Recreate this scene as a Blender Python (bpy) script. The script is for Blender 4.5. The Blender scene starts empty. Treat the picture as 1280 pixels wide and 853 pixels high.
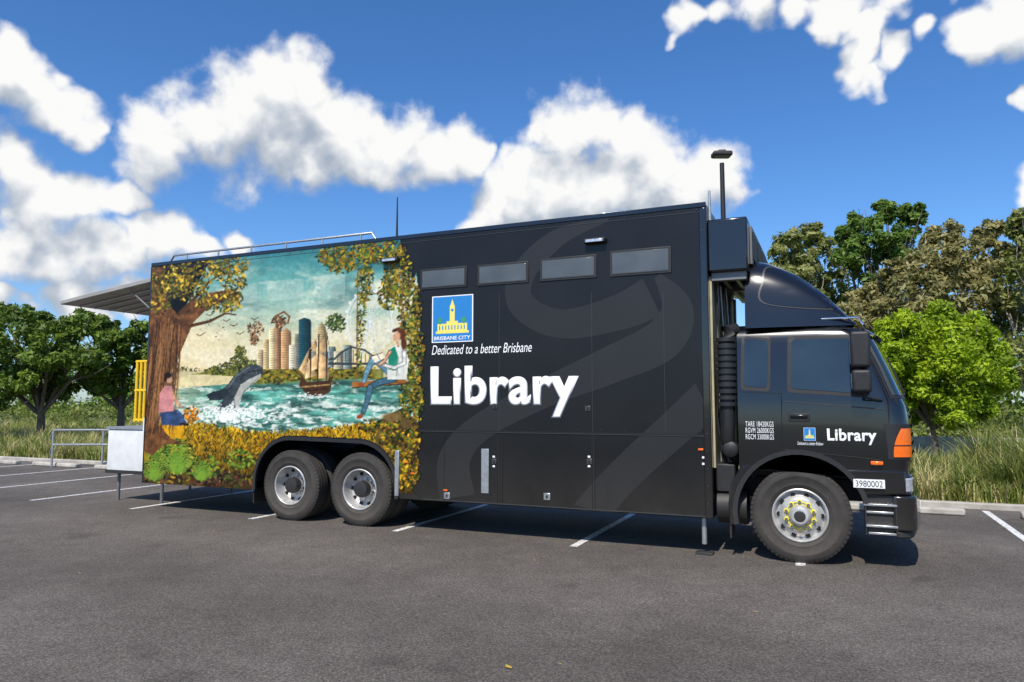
import bpy, math, random
import numpy as np
from mathutils import Vector, Matrix
random.seed(7); rng=np.random.default_rng(11)
scene=bpy.context.scene
# ------------------------------------------------------------------ survey helpers
F=900.0; CX,CY=640.0,426.5
CAM=np.array([0.331,-8.614,1.75]); PIT=math.radians(4.95); YAW=math.radians(114)
VX,VY=math.cos(YAW),math.sin(YAW); RX,RY=VY,-VX
def ray(px,py):
    a=(px-CX)/F; b=(CY-py)/F
    fw=math.cos(PIT)-b*math.sin(PIT); up=math.sin(PIT)+b*math.cos(PIT)
    return (a*RX+fw*VX, a*RY+fw*VY, up)
def B(px,py,y=0.0):      # measured point -> x,z on a plane parallel to the truck side
    d=ray(px,py); t=(y-CAM[1])/d[1]
    return (CAM[0]+t*d[0], CAM[2]+t*d[2])
def D3(px,py,dep):
    a=(px-CX)/F; b=(CY-py)/F
    fw=math.cos(PIT)-b*math.sin(PIT); up=math.sin(PIT)+b*math.cos(PIT)
    t=dep/fw; return (CAM[0]+t*(a*RX+fw*VX), CAM[1]+t*(a*RY+fw*VY), CAM[2]+t*up)
# ------------------------------------------------------------------ materials
def nt(m): 
    m.use_nodes=True; return m.node_tree
def mat(name,col,rough=0.5,metal=0.0,var=0.12,vs=6.0,bump=0.0,bs=40.0,coat=0.0,spec=0.5,dust=0.0,bd=.01):
    m=bpy.data.materials.new(name); t=nt(m); N=t.nodes; L=t.links; b=N['Principled BSDF']
    b.inputs['Roughness'].default_value=rough; b.inputs['Metallic'].default_value=metal
    b.inputs['Specular IOR Level'].default_value=spec
    b.inputs['Coat Weight'].default_value=coat; b.inputs['Coat Roughness'].default_value=0.05
    tc=N.new('ShaderNodeTexCoord'); n=N.new('ShaderNodeTexNoise'); n.inputs['Scale'].default_value=vs; n.inputs['Detail'].default_value=4
    L.new(tc.outputs['Object'],n.inputs['Vector'])
    r=N.new('ShaderNodeValToRGB'); c=np.array(col)
    r.color_ramp.elements[0].position=0.3; r.color_ramp.elements[1].position=0.7
    r.color_ramp.elements[0].color=(*np.clip(c*(1-var),0,1),1); r.color_ramp.elements[1].color=(*np.clip(c*(1+var),0,1),1)
    L.new(n.outputs['Fac'],r.inputs['Fac']); out=r.outputs['Color']
    if dust:
        sp=N.new('ShaderNodeSeparateXYZ'); L.new(tc.outputs['Object'],sp.inputs[0]); mr=N.new('ShaderNodeMapRange'); mr.inputs['From Min'].default_value=1.15; mr.inputs['From Max'].default_value=.2; mr.inputs['To Max'].default_value=dust*2; L.new(sp.outputs['Z'],mr.inputs['Value'])
        n3=N.new('ShaderNodeTexNoise'); n3.inputs['Scale'].default_value=3.5; n3.inputs['Detail'].default_value=6; n3.inputs['Roughness'].default_value=.7; L.new(tc.outputs['Object'],n3.inputs['Vector'])
        mm=N.new('ShaderNodeMath'); mm.operation='MULTIPLY'; L.new(mr.outputs[0],mm.inputs[0]); L.new(n3.outputs['Fac'],mm.inputs[1])
        mi=N.new('ShaderNodeMixRGB'); mi.inputs[2].default_value=(.13,.11,.09,1); L.new(mm.outputs[0],mi.inputs[0]); L.new(out,mi.inputs[1]); out=mi.outputs[0]
    L.new(out,b.inputs['Base Color'])
    if bump>0:
        n2=N.new('ShaderNodeTexNoise'); n2.inputs['Scale'].default_value=bs; n2.inputs['Detail'].default_value=3
        L.new(tc.outputs['Object'],n2.inputs['Vector']); bp=N.new('ShaderNodeBump'); bp.inputs['Strength'].default_value=bump; bp.inputs['Distance'].default_value=bd
        L.new(n2.outputs['Fac'],bp.inputs['Height']); L.new(bp.outputs['Normal'],b.inputs['Normal'])
    return m
M={}
M['black']=mat('black_paint',(.0085,.008,.008),.30,0,.25,1.5,bump=.25,bs=1.1,bd=.012,coat=.0,spec=.38,dust=.16)
M['cabblack']=mat('cab_paint',(.006,.006,.0065),.18,0,.15,2,coat=.7,dust=.16)
M['swirl']=mat('grey_swirl_print',(.021,.0205,.0205),.33,0,.05,2,spec=.38,dust=.14)
M['matt']=mat('matt_black_plastic',(.014,.014,.0145),.55,0,.2,20,dust=.15)
M['seam']=mat('seam_shadow_gap',(.003,.003,.003),.7)
M['edge']=mat('trim_and_edge_highlight',(.045,.045,.045),.35)  # grey for small trim, and for highlight lines painted along seams
M['rubber']=mat('tyre_rubber',(.022,.020,.018),.8,0,.35,9,bump=.3,bs=60,dust=.35)
M['silver']=mat('brushed_silver',(.62,.62,.61),.32,.9,.12,12)
M['steelw']=mat('wheel_silver_paint',(.50,.49,.47),.38,.35,.25,9)
M['chrome']=mat('chrome',(.8,.8,.8),.12,1,.02)
M['yellow']=mat('yellow_paint',(.80,.50,.01),.4,0,.06)
M['nutyel']=mat('yellow_plastic',(.78,.66,.04),.4,0,.06)
M['white']=mat('white_vinyl',(.84,.84,.84),.4,0,.02)
M['whitep']=mat('white_panel',(.72,.73,.73),.4,0,.08,dust=.3)
M['grey']=mat('grey_metal',(.16,.165,.17),.45,.2,.12)
M['galv']=mat('galvanised_steel',(.45,.46,.46),.42,.7,.15,20)
M['cream']=mat('cream_reflection_panel',(.42,.38,.24),.5,0,.15)  # yellowish beige reflection painted in as the bulkhead's colour
M['blue']=mat('badge_blue',(.02,.20,.52),.4,0,.03)
M['bldg']=mat('badge_yellow',(.80,.70,.14),.4,0,.03)
M['bgreen']=mat('badge_green',(.05,.3,.08),.4,0,.03)
M['orange']=mat('orange_lens',(.85,.15,.008),.12,0,.1,30,coat=1)
M['lens']=mat('headlamp_lens',(.55,.57,.6),.08,.4,.2,25,coat=1)
M['glass']=mat('glass_reflection_tint',(.014,.022,.024),.04,0,.5,1.5,coat=1)  # teal, uneven base colour paints in the cab glass reflections
M['bglass']=mat('body_window_glass',(.085,.095,.10),.12,0,.22,2)
M['concrete']=mat('concrete',(.42,.39,.34),.85,0,.25,4,bump=.3,bs=30)
M['bark']=mat('bark',(.13,.10,.075),.9,0,.35,6,bump=.6,bs=15)
M['barkp']=mat('pale_bark',(.36,.31,.25),.85,0,.35,3,bump=.4,bs=10)
M['awn']=mat('awning_underside',(.30,.29,.27),.55,0,.12,3)
# ------------------------------------------------------------------ mesh helpers
def link(o,parent=None):
    scene.collection.objects.link(o)
    if parent is not None: o.parent=parent
    return o
def empty(name):
    o=bpy.data.objects.new(name,None); o.empty_display_size=.2; scene.collection.objects.link(o); return o
def obj(name,v,f,m,parent=None,smooth=False,bevel=0,seg=2,ang=35):
    me=bpy.data.meshes.new(name); me.from_pydata([tuple(p) for p in v],[],[tuple(q) for q in f])
    if m is not None: me.materials.append(m)
    if smooth or bevel:
        me.polygons.foreach_set('use_smooth',[True]*len(me.polygons))
        try: me.set_sharp_from_angle(angle=math.radians(ang))
        except Exception: pass
    me.update(); o=bpy.data.objects.new(name,me); link(o,parent)
    if bevel:
        b=o.modifiers.new('bev','BEVEL'); b.width=bevel; b.segments=seg; b.limit_method='ANGLE'; b.angle_limit=math.radians(40)
    return o
def box(name,x0,x1,y0,y1,z0,z1,m,parent=None,bevel=0.004,seg=2):
    v=[(x,y,z) for x in (x0,x1) for y in (y0,y1) for z in (z0,z1)]
    f=[(0,1,3,2),(4,6,7,5),(0,4,5,1),(2,3,7,6),(0,2,6,4),(1,5,7,3)]
    return obj(name,v,f,m,parent,bevel=bevel,seg=seg)
def prism(name,pts,y0,y1,m,parent=None,bevel=0,seg=2):
    A=sum(pts[i][0]*pts[(i+1)%len(pts)][1]-pts[(i+1)%len(pts)][0]*pts[i][1] for i in range(len(pts)))
    if A<0: pts=pts[::-1]
    n=len(pts); v=[(p[0],y0,p[1]) for p in pts]+[(p[0],y1,p[1]) for p in pts]
    f=[tuple(range(n)),tuple(range(2*n-1,n-1,-1))]+[(i,i+n,(i+1)%n+n,(i+1)%n) for i in range(n)]
    return obj(name,v,f,m,parent,bevel=bevel,seg=seg)
def tubegeo(pts,rad,n=10):
    pts=[Vector(p) for p in pts]; v=[];f=[]
    if not hasattr(rad,'__len__'): rad=[rad]*len(pts)
    up=Vector((0.13,.27,.95)).normalized()
    for i,p in enumerate(pts):
        d=(pts[min(i+1,len(pts)-1)]-pts[max(i-1,0)]).normalized()
        u=d.cross(up)
        if u.length<.05: u=d.cross(Vector((1,0,0)))
        u.normalize(); w=d.cross(u)
        for k in range(n):
            a=2*math.pi*k/n; v.append(tuple(p+(u*math.cos(a)+w*math.sin(a))*rad[i]))
    for i in range(len(pts)-1):
        for k in range(n):
            a=i*n+k;b=i*n+(k+1)%n; f.append((a,b,b+n,a+n))
    f.append(tuple(range(n))[::-1]); f.append(tuple(range((len(pts)-1)*n,len(pts)*n)))
    return v,f
def tube(name,pts,rad,m,parent=None,n=10):
    v,f=tubegeo(pts,rad,n); return obj(name,v,f,m,parent,smooth=True,ang=50)
def merge(gs):
    V=[];Fc=[]
    for v,f in gs:
        o=len(V); V+=list(v); Fc+=[tuple(i+o for i in q) for q in f]
    return V,Fc
def lathe(prof,c,n=56,x=None):
    v=[];f=[]
    for r,y in prof:
        for k in range(n):
            a=2*math.pi*k/n; v.append((c[0]+r*math.cos(a),c[1]+y,c[2]+r*math.sin(a)))
    for i in range(len(prof)-1):
        for k in range(n):
            a=i*n+k;b=i*n+(k+1)%n; f.append((a,b,b+n,a+n))
    return v,f
def np_mesh(name,V,Q,m,parent=None,tint=None,col=None):
    me=bpy.data.meshes.new(name); V=np.asarray(V,dtype=np.float32); Q=np.asarray(Q,dtype=np.int32)
    k=Q.shape[1]; me.vertices.add(len(V)); me.vertices.foreach_set('co',V.ravel())
    me.loops.add(Q.size); me.loops.foreach_set('vertex_index',Q.ravel())
    me.polygons.add(len(Q)); me.polygons.foreach_set('loop_start',np.arange(0,Q.size,k,dtype=np.int32))
    me.update(calc_edges=True)
    if tint is not None:
        a=me.attributes.new('tint','FLOAT','FACE'); a.data.foreach_set('value',np.asarray(tint,dtype=np.float32))
    if col is not None:
        a=me.color_attributes.new('Col','FLOAT_COLOR','POINT'); a.data.foreach_set('color',np.asarray(col,dtype=np.float32).ravel())
    me.materials.append(m); o=bpy.data.objects.new(name,me); link(o,parent); return o
def textmesh(name,body,x0,z0,x1,z1,y,m,parent,bold=0.0,shear=0.0,space=1.0):
    cu=bpy.data.curves.new(name,'FONT'); cu.body=body; cu.size=1; cu.shear=shear; cu.space_character=space; cu.resolution_u=6
    if bold: cu.bevel_depth=bold; cu.bevel_resolution=0
    to=bpy.data.objects.new(name+'_t',cu); scene.collection.objects.link(to); bpy.context.view_layer.update()
    dg=bpy.context.evaluated_depsgraph_get(); me=bpy.data.meshes.new_from_object(to.evaluated_get(dg))
    bpy.data.objects.remove(to)
    co=np.zeros(len(me.vertices)*3); me.vertices.foreach_get('co',co); co=co.reshape(-1,3)
    mn=co.min(0);mx=co.max(0); th=max(1e-6,mx[2]-mn[2])
    out=np.zeros_like(co); out[:,0]=x0+(co[:,0]-mn[0])/(mx[0]-mn[0])*(x1-x0); out[:,2]=z0+(co[:,1]-mn[1])/(mx[1]-mn[1])*(z1-z0); out[:,1]=y-(co[:,2]-mn[2])/th*(.0025 if bold else 0)
    me.vertices.foreach_set('co',out.ravel()); me.materials.clear(); me.materials.append(m); me.update()
    o=bpy.data.objects.new(name,me); return link(o,parent)

# ================================================================== SKY
world=bpy.data.worlds.new('World'); scene.world=world; world.use_nodes=True
try: world.cycles.sampling_method='MANUAL'; world.cycles.sample_map_resolution=256
except Exception: pass
wt=world.node_tree; wt.nodes.clear(); N=wt.nodes; L=wt.links
SUN=Vector((.02,-.82,1.0)).normalized(); EL=math.asin(SUN.z)
sky=N.new('ShaderNodeTexSky'); sky.sky_type='NISHITA'; sky.sun_disc=False; sky.sun_elevation=EL; sky.sun_rotation=math.atan2(SUN.x,SUN.y)%(2*math.pi)
sky.air_density=1.0; sky.dust_density=0.5; sky.ozone_density=2.0
blobs=[(200,192,48),(250,165,52),(300,140,54),(345,112,46),(385,105,45),(350,170,62),(410,150,50),(440,185,50),(490,185,44),(530,197,38),(570,182,36),(595,178,20),(158,195,26),(400,208,38),
(640,250,45),(660,215,42),(700,170,42),(740,165,44),(780,175,40),(820,200,44),(862,215,44),(895,228,32),(700,235,56),(770,235,60),(840,250,48),(612,272,28),
(30,110,48),(70,128,40),(5,70,38),(62,80,28),(100,155,20),
(20,235,46),(60,262,46),(100,250,40),(142,245,28),(25,300,42),(70,315,38),(125,322,36),(180,312,40),(222,300,36),(254,306,24),(302,300,20),(20,372,20),(95,372,32),(150,385,25),
(868,22,22),(850,50,12),(905,5,26),(960,-10,34),(1005,0,26),(1040,8,32),(1075,40,26),(1062,75,24),(1085,98,15),(1118,75,18),(1150,52,18),(1225,48,32),(1275,35,38),(1110,0,32),(1180,0,24),(1288,245,20),(1285,135,14),(-80,200,70),(-160,120,80),(1400,120,70),(1480,260,80)]
def cloudgroup(minr,detail):
    g=bpy.data.node_groups.new('cloud_density','ShaderNodeTree')
    g.interface.new_socket('Vector',in_out='INPUT',socket_type='NodeSocketVector'); g.interface.new_socket('Density',in_out='OUTPUT',socket_type='NodeSocketFloat')
    n=g.nodes; l=g.links; gi=n.new('NodeGroupInput'); go=n.new('NodeGroupOutput')
    w=n.new('ShaderNodeTexNoise'); w.inputs['Scale'].default_value=9; w.inputs['Detail'].default_value=3; w.inputs['Roughness'].default_value=.6; l.new(gi.outputs[0],w.inputs['Vector'])
    s=n.new('ShaderNodeVectorMath'); s.operation='SUBTRACT'; s.inputs[1].default_value=(.5,.5,.5); l.new(w.outputs['Color'],s.inputs[0])
    sc=n.new('ShaderNodeVectorMath'); sc.operation='SCALE'; sc.inputs['Scale'].default_value=.12; l.new(s.outputs[0],sc.inputs[0])
    ad=n.new('ShaderNodeVectorMath'); ad.operation='ADD'; l.new(gi.outputs[0],ad.inputs[0]); l.new(sc.outputs[0],ad.inputs[1])
    prev=None; lst=[]
    for (px,py,r) in blobs:
        if r<minr: continue
        d=Vector(ray(px,py)); q=1/d.length; d.normalize(); lst.append((d,1.34*r/F*(q**1.6)))
    rr=random.Random(3)
    for i in range(5):
        az=math.radians(114+rr.uniform(80,280)); el=rr.uniform(.15,.9); lst.append((Vector((math.cos(az)*math.cos(el),math.sin(az)*math.cos(el),math.sin(el))),rr.uniform(.1,.22)))
    for d,r in lst:
        a=n.new('ShaderNodeVectorMath'); a.operation='DISTANCE'; a.inputs[1].default_value=d; l.new(ad.outputs[0],a.inputs[0])
        b=n.new('ShaderNodeMath'); b.operation='MULTIPLY_ADD'; b.inputs[1].default_value=-1/r; b.inputs[2].default_value=1; l.new(a.outputs['Value'],b.inputs[0])
        if prev is None: prev=b
        else:
            c=n.new('ShaderNodeMath'); c.operation='SMOOTH_MAX'; c.inputs[2].default_value=.12; l.new(prev.outputs[0],c.inputs[0]); l.new(b.outputs[0],c.inputs[1]); prev=c
    f=n.new('ShaderNodeTexNoise'); f.inputs['Scale'].default_value=15; f.inputs['Detail'].default_value=detail; f.inputs['Roughness'].default_value=.58; l.new(gi.outputs[0],f.inputs['Vector'])
    e=n.new('ShaderNodeMath'); e.operation='MULTIPLY_ADD'; e.inputs[1].default_value=1.45; e.inputs[2].default_value=-.725; l.new(f.outputs['Fac'],e.inputs[0])
    h=n.new('ShaderNodeMath'); h.operation='ADD'; l.new(prev.outputs[0],h.inputs[0]); l.new(e.outputs[0],h.inputs[1]); l.new(h.outputs[0],go.inputs[0])
    return g
tc=N.new('ShaderNodeTexCoord')
g1=N.new('ShaderNodeGroup'); g1.node_tree=cloudgroup(0,7); g2=N.new('ShaderNodeGroup'); g2.node_tree=cloudgroup(32,4)
off=N.new('ShaderNodeVectorMath'); off.operation='ADD'; off.inputs[1].default_value=(.004,-.012,.046)
L.new(tc.outputs['Generated'],g1.inputs[0]); L.new(tc.outputs['Generated'],off.inputs[0]); L.new(off.outputs[0],g2.inputs[0])
al=N.new('ShaderNodeMapRange'); al.interpolation_type='SMOOTHSTEP'; al.inputs['From Min'].default_value=-.06; al.inputs['From Max'].default_value=.46; L.new(g1.outputs[0],al.inputs['Value'])
df=N.new('ShaderNodeMath'); df.operation='SUBTRACT'; L.new(g1.outputs[0],df.inputs[0]); L.new(g2.outputs[0],df.inputs[1])
mr=N.new('ShaderNodeMapRange'); mr.inputs['From Min'].default_value=-.60; mr.inputs['From Max'].default_value=.62; L.new(df.outputs[0],mr.inputs['Value'])
cr=N.new('ShaderNodeValToRGB'); L.new(mr.outputs[0],cr.inputs['Fac']); e=cr.color_ramp.elements
e[0].position=.08; e[0].color=(.40,.47,.57,1); e[1].position=.82; e[1].color=(1.0,1.0,.99,1)
k=e.new(.36); k.color=(.56,.61,.69,1); k=e.new(.54); k.color=(.76,.79,.83,1)
mu=N.new('ShaderNodeVectorMath'); mu.operation='MULTIPLY'; mu.inputs[1].default_value=(.98,1.2,1.52); L.new(sky.outputs[0],mu.inputs[0])
hs_=N.new('ShaderNodeHueSaturation'); hs_.inputs['Saturation'].default_value=1.12; L.new(mu.outputs[0],hs_.inputs['Color'])
bg1=N.new('ShaderNodeBackground'); bg1.inputs['Strength'].default_value=.105; L.new(hs_.outputs[0],bg1.inputs['Color'])
bg2=N.new('ShaderNodeBackground'); bg2.inputs['Strength'].default_value=.97; L.new(cr.outputs['Color'],bg2.inputs['Color'])
mx=N.new('ShaderNodeMixShader'); L.new(al.outputs[0],mx.inputs[0]); L.new(bg1.outputs[0],mx.inputs[1]); L.new(bg2.outputs[0],mx.inputs[2])
wo=N.new('ShaderNodeOutputWorld'); L.new(mx.outputs[0],wo.inputs[0])
sl=bpy.data.lights.new('sun','SUN'); sl.energy=5.0; sl.angle=math.radians(.5); sl.color=(1,.94,.84)
so=bpy.data.objects.new('sun',sl); scene.collection.objects.link(so); so.rotation_euler=SUN.to_track_quat('Z','Y').to_euler(); so.location=(0,-20,30)
# ================================================================== GROUND
def ground_mat():
    m=bpy.data.materials.new('grassy_ground'); t=nt(m); N=t.nodes;L=t.links;b=N['Principled BSDF']; b.inputs['Roughness'].default_value=.95
    tc=N.new('ShaderNodeTexCoord'); n=N.new('ShaderNodeTexNoise'); n.inputs['Scale'].default_value=.5; n.inputs['Detail'].default_value=9; n.inputs['Roughness'].default_value=.7
    L.new(tc.outputs['Object'],n.inputs['Vector']); r=N.new('ShaderNodeValToRGB'); e=r.color_ramp.elements
    e[0].position=.35;e[0].color=(.06,.07,.022,1);e[1].position=.65;e[1].color=(.19,.165,.07,1); k=e.new(.5);k.color=(.10,.11,.035,1)
    L.new(n.outputs['Fac'],r.inputs['Fac']);L.new(r.outputs['Color'],b.inputs['Base Color']); return m
def asphalt_mat():
    m=bpy.data.materials.new('asphalt'); t=nt(m); N=t.nodes;L=t.links;b=N['Principled BSDF']; b.inputs['Roughness'].default_value=.88; b.inputs['Specular IOR Level'].default_value=.2
    tc=N.new('ShaderNodeTexCoord')
    def noise(s,d,ro=.6):
        n=N.new('ShaderNodeTexNoise'); n.inputs['Scale'].default_value=s; n.inputs['Detail'].default_value=d; n.inputs['Roughness'].default_value=ro; L.new(tc.outputs['Object'],n.inputs['Vector']); return n
    big=noise(.4,5); med=noise(2.6,6,.75); fine=noise(38,4,.9)
    r=N.new('ShaderNodeValToRGB');e=r.color_ramp.elements; e[0].position=.3;e[0].color=(.118,.102,.089,1);e[1].position=.7;e[1].color=(.175,.154,.136,1); L.new(big.outputs['Fac'],r.inputs['Fac'])
    def mulmap(src,lo,hi,prev,a=.3,c=.7):
        q=N.new('ShaderNodeMapRange'); q.inputs['From Min'].default_value=a;q.inputs['From Max'].default_value=c;q.inputs['To Min'].default_value=lo;q.inputs['To Max'].default_value=hi; L.new(src,q.inputs['Value'])
        x=N.new('ShaderNodeVectorMath'); x.operation='SCALE'; L.new(prev,x.inputs[0]); L.new(q.outputs[0],x.inputs['Scale']); return x.outputs[0]
    c=mulmap(med.outputs['Fac'],.80,1.16,r.outputs['Color']); c=mulmap(fine.outputs['Fac'],.45,1.6,c)
    v=N.new('ShaderNodeTexVoronoi'); v.inputs['Scale'].default_value=60; L.new(tc.outputs['Object'],v.inputs['Vector'])
    c=mulmap(v.outputs['Distance'],1.4,.66,c,0,.6)
    w=N.new('ShaderNodeTexWave'); w.wave_type='BANDS'; w.bands_direction='Y'; w.inputs['Scale'].default_value=.09; w.inputs['Distortion'].default_value=2.5; w.inputs['Detail'].default_value=3; L.new(tc.outputs['Object'],w.inputs['Vector'])
    c=mulmap(w.outputs['Fac'],.9,1.07,c,0,1)
    o=noise(1.3,2,.5); c=mulmap(o.outputs['Fac'],1.0,.68,c,.64,.74)
    L.new(c,b.inputs['Base Color'])
    bp=N.new('ShaderNodeBump'); bp.inputs['Strength'].default_value=.7; bp.inputs['Distance'].default_value=.006; L.new(fine.outputs['Fac'],bp.inputs['Height']); L.new(bp.outputs['Normal'],b.inputs['Normal'])
    return m
obj('ground',[(-900,-900,0),(900,-900,0),(900,900,0),(-900,900,0)],[(0,1,2,3)],ground_mat())
obj('asphalt_car_park',[(-70,-60,.004),(45,-60,.004),(45,5.6,.004),(-70,5.6,.004)],[(0,1,2,3)],asphalt_mat())
def paint_mat():
    m=bpy.data.materials.new('worn_line_paint'); t=nt(m);N=t.nodes;L=t.links;b=N['Principled BSDF'];b.inputs['Roughness'].default_value=.7
    tc=N.new('ShaderNodeTexCoord');n=N.new('ShaderNodeTexNoise');n.inputs['Scale'].default_value=28;n.inputs['Detail'].default_value=7;L.new(tc.outputs['Object'],n.inputs['Vector'])
    r=N.new('ShaderNodeValToRGB');e=r.color_ramp.elements;e[0].position=.36;e[0].color=(.25,.23,.21,1);e[1].position=.5;e[1].color=(.76,.75,.72,1);L.new(n.outputs['Fac'],r.inputs['Fac']);L.new(r.outputs['Color'],b.inputs['Base Color']);return m
v=[];f=[]
for i in range(-14,8):
    x=-.06+i*2.58; o=len(v); v+=[(x-.05,-.10,.008),(x+.05,-.10,.008),(x+.05,5.4,.008),(x-.05,5.4,.008)]; f.append((o,o+1,o+2,o+3))
obj('parking_line_markings',v,f,paint_mat())
box('kerb',-70,45,5.6,5.76,-.1,.10,M['concrete'],bevel=.02)
for i in (-9,-8,-7,-6,-5,-4,-3,-2,-1,0,1,2):
    x=-.06+i*2.58+.35; box('wheel_stop',x,x+1.85,4.6,4.78,.004,.115,M['concrete'],bevel=.03)
box('footpath',-70,2,18.5,20.2,-.05,.02,M['concrete'],bevel=.01)
box('low_concrete_wall',1.5,45,17.0,17.35,-.1,.72,M['concrete'],bevel=.02)
# ================================================================== VEGETATION
def leafmat(name,cols,trans=.25):
    m=bpy.data.materials.new(name);t=nt(m);N=t.nodes;L=t.links;b=N['Principled BSDF'];b.inputs['Roughness'].default_value=.5;b.inputs['Specular IOR Level'].default_value=.35
    a=N.new('ShaderNodeAttribute');a.attribute_name='tint';r=N.new('ShaderNodeValToRGB');e=r.color_ramp.elements
    e[0].color=(*cols[0],1);e[1].color=(*cols[-1],1)
    for i,c in enumerate(cols[1:-1]): k=e.new((i+1)/(len(cols)-1)); k.color=(*c,1)
    L.new(a.outputs['Fac'],r.inputs['Fac']);L.new(r.outputs['Color'],b.inputs['Base Color'])
    tr=N.new('ShaderNodeBsdfTranslucent');L.new(r.outputs['Color'],tr.inputs['Color']);mx=N.new('ShaderNodeMixShader');mx.inputs[0].default_value=trans
    L.new(b.outputs[0],mx.inputs[1]);L.new(tr.outputs[0],mx.inputs[2]);L.new(mx.outputs[0],N['Material Output'].inputs[0]);return m
LM={'green':leafmat('leaf_green',[(.07,.115,.018),(.14,.22,.026),(.25,.35,.05)],.35),
'bright':leafmat('leaf_bright_green',[(.16,.25,.01),(.30,.43,.015),(.48,.60,.03)],.4),
'olive':leafmat('leaf_olive',[(.14,.17,.045),(.27,.30,.08),(.42,.42,.16)],.38),
'brown':leafmat('leaf_dry_olive',[(.16,.155,.055),(.29,.27,.09),(.45,.40,.18)],.38),
'pine':leafmat('leaf_pine',[(.07,.13,.022),(.13,.22,.035),(.22,.33,.055)],.35),
'shrub':leafmat('leaf_shrub',[(.08,.12,.025),(.17,.22,.035),(.32,.34,.08)],.35),
'grass':leafmat('long_grass',[(.10,.15,.02),(.22,.28,.045),(.44,.42,.14),(.58,.49,.24)],.35)}
def leaves(centers,radii,per,size,flat=.75):
    n=len(centers)*per; C=np.repeat(centers,per,0); R=np.repeat(radii,per)[:,None]
    d=rng.normal(size=(n,3)); d/=np.linalg.norm(d,axis=1)[:,None]; d*=rng.random((n,1))**.4; d[:,2]*=flat
    P=C+d*R
    # leaf plane normals lean outwards/upwards like real leaves turned to the light
    nn=d/np.linalg.norm(d,axis=1)[:,None]*.7+rng.normal(0,.55,(n,3))+np.array([0,0,.45]); nn/=np.linalg.norm(nn,axis=1)[:,None]
    w=rng.normal(size=(n,3)); u=np.cross(nn,w); u/=np.linalg.norm(u,axis=1)[:,None]; v=np.cross(nn,u)
    s=size*rng.uniform(.6,1.4,(n,1)); V=np.stack([P-u*s,P+v*s*.42,P+u*s,P-v*s*.42],1).reshape(-1,3)
    Q=np.arange(n*4).reshape(-1,4)
    ct=np.repeat(rng.uniform(.15,.85,len(centers)),per); tint=np.clip(ct+rng.normal(0,.16,n),0,1)
    return V,Q,tint
def tree(name,bl,dep,lm,size,per=55,dens=1.0,bark='bark',trunkr=.16,clump=.26,spread=1.6,base=None,forkz=None):
    root=empty(name)
    pos=[];rad=[]
    for (px,py,r) in bl:
        p=np.array(D3(px,py,dep+rng.uniform(-spread,spread))); pos.append(p); rad.append(r/F*dep)
    pos=np.array(pos);rad=np.array(rad)
    bx,by=(pos[:,0].mean(),pos[:,1].mean()) if base is None else D3(base,500,dep)[:2]
    lowest=pos[:,2].min(); fork=max(.8,min(lowest*.6,3)) if forkz is None else forkz
    geo=[tubegeo([(bx,by,-.1),(bx+.05,by,fork*.5),(bx-.04,by+.05,fork)],[trunkr*1.35,trunkr,trunkr*.85],9)]
    for p,r in zip(pos,rad):
        mid=np.array([bx,by,fork])*.45+p*.55+rng.normal(0,.2,3)*min(1,dep/30)
        geo.append(tubegeo([(bx,by,fork-.1),tuple(mid),tuple(p),tuple(p+rng.normal(0,.4,3)*r+np.array([0,0,r*.6]))],[trunkr*.55,trunkr*.33,trunkr*.16,.01],6))
        for _ in range(3):
            q=p+rng.normal(0,.6,3)*r; geo.append(tubegeo([tuple(mid),tuple((mid+q)/2+rng.normal(0,.1,3)),tuple(q)],[trunkr*.2,trunkr*.13,.012],5))
    v,f=merge(geo); obj('trunk_and_limbs',v,f,M[bark],root,smooth=True)
    C=[];R=[]
    for p,r in zip(pos,rad):
        k=max(5,int(16*dens)); d=rng.normal(size=(k,3)); d/=np.linalg.norm(d,axis=1)[:,None]; d*=rng.uniform(.45,1.0,(k,1))
        C.append(p+d*r); R.append(rng.uniform(.7,1.35,k)*r*clump*1.35)
    V,Q,t=leaves(np.concatenate(C),np.concatenate(R),per,size); np_mesh('crown_leaves',V,Q,LM[lm],root,tint=t)
    return root
tree('gum_tree',[(985,312,24),(1010,292,20),(1022,330,30),(985,355,28),(1000,388,30),(1045,360,28),(962,345,16),(970,400,25),(1030,400,28),(1000,430,30),(1000,335,22)],37,'olive',.15,per=75,dens=1.3,bark='barkp',spread=2)
tree('pine_tree',[(1075,278,17),(1108,264,17),(1140,270,18),(1095,300,27),(1130,308,27),(1070,318,24),(1100,345,30),(1055,294,14),(1145,335,22)],35,'pine',.15,per=85,dens=1.2,spread=2)
tree('gum_tree',[(1180,300,24),(1160,335,32),(1210,325,32),(1238,296,20),(1150,375,34),(1200,370,38),(1245,350,33),(1120,372,28),(1080,378,25),(1100,400,30),(1160,410,35),(1060,400,25),(1120,340,18)],32,'brown',.13,per=85,dens=1.5,bark='barkp',spread=2.2)
tree('gum_tree',[(1270,322,28),(1275,284,20),(1262,400,34),(1285,450,36),(1320,330,50),(1340,420,60),(1310,280,30),(1240,430,35),(1250,370,26)],31,'olive',.13,per=90,dens=1.4,bark='barkp',spread=2.2)
tree('lilly_pilly_tree',[(1126,412,22),(1170,404,26),(1212,420,27),(1112,446,26),(1150,440,34),(1195,448,36),(1236,452,26),(1125,482,30),(1170,478,36),(1215,484,34),(1246,478,18),(1150,508,22),(1190,512,22),(1225,508,18),(1110,500,16)],21,'bright',.07,per=200,spread=.7,trunkr=.075,base=1165,clump=.34,dens=1.4,forkz=1.1)
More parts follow.
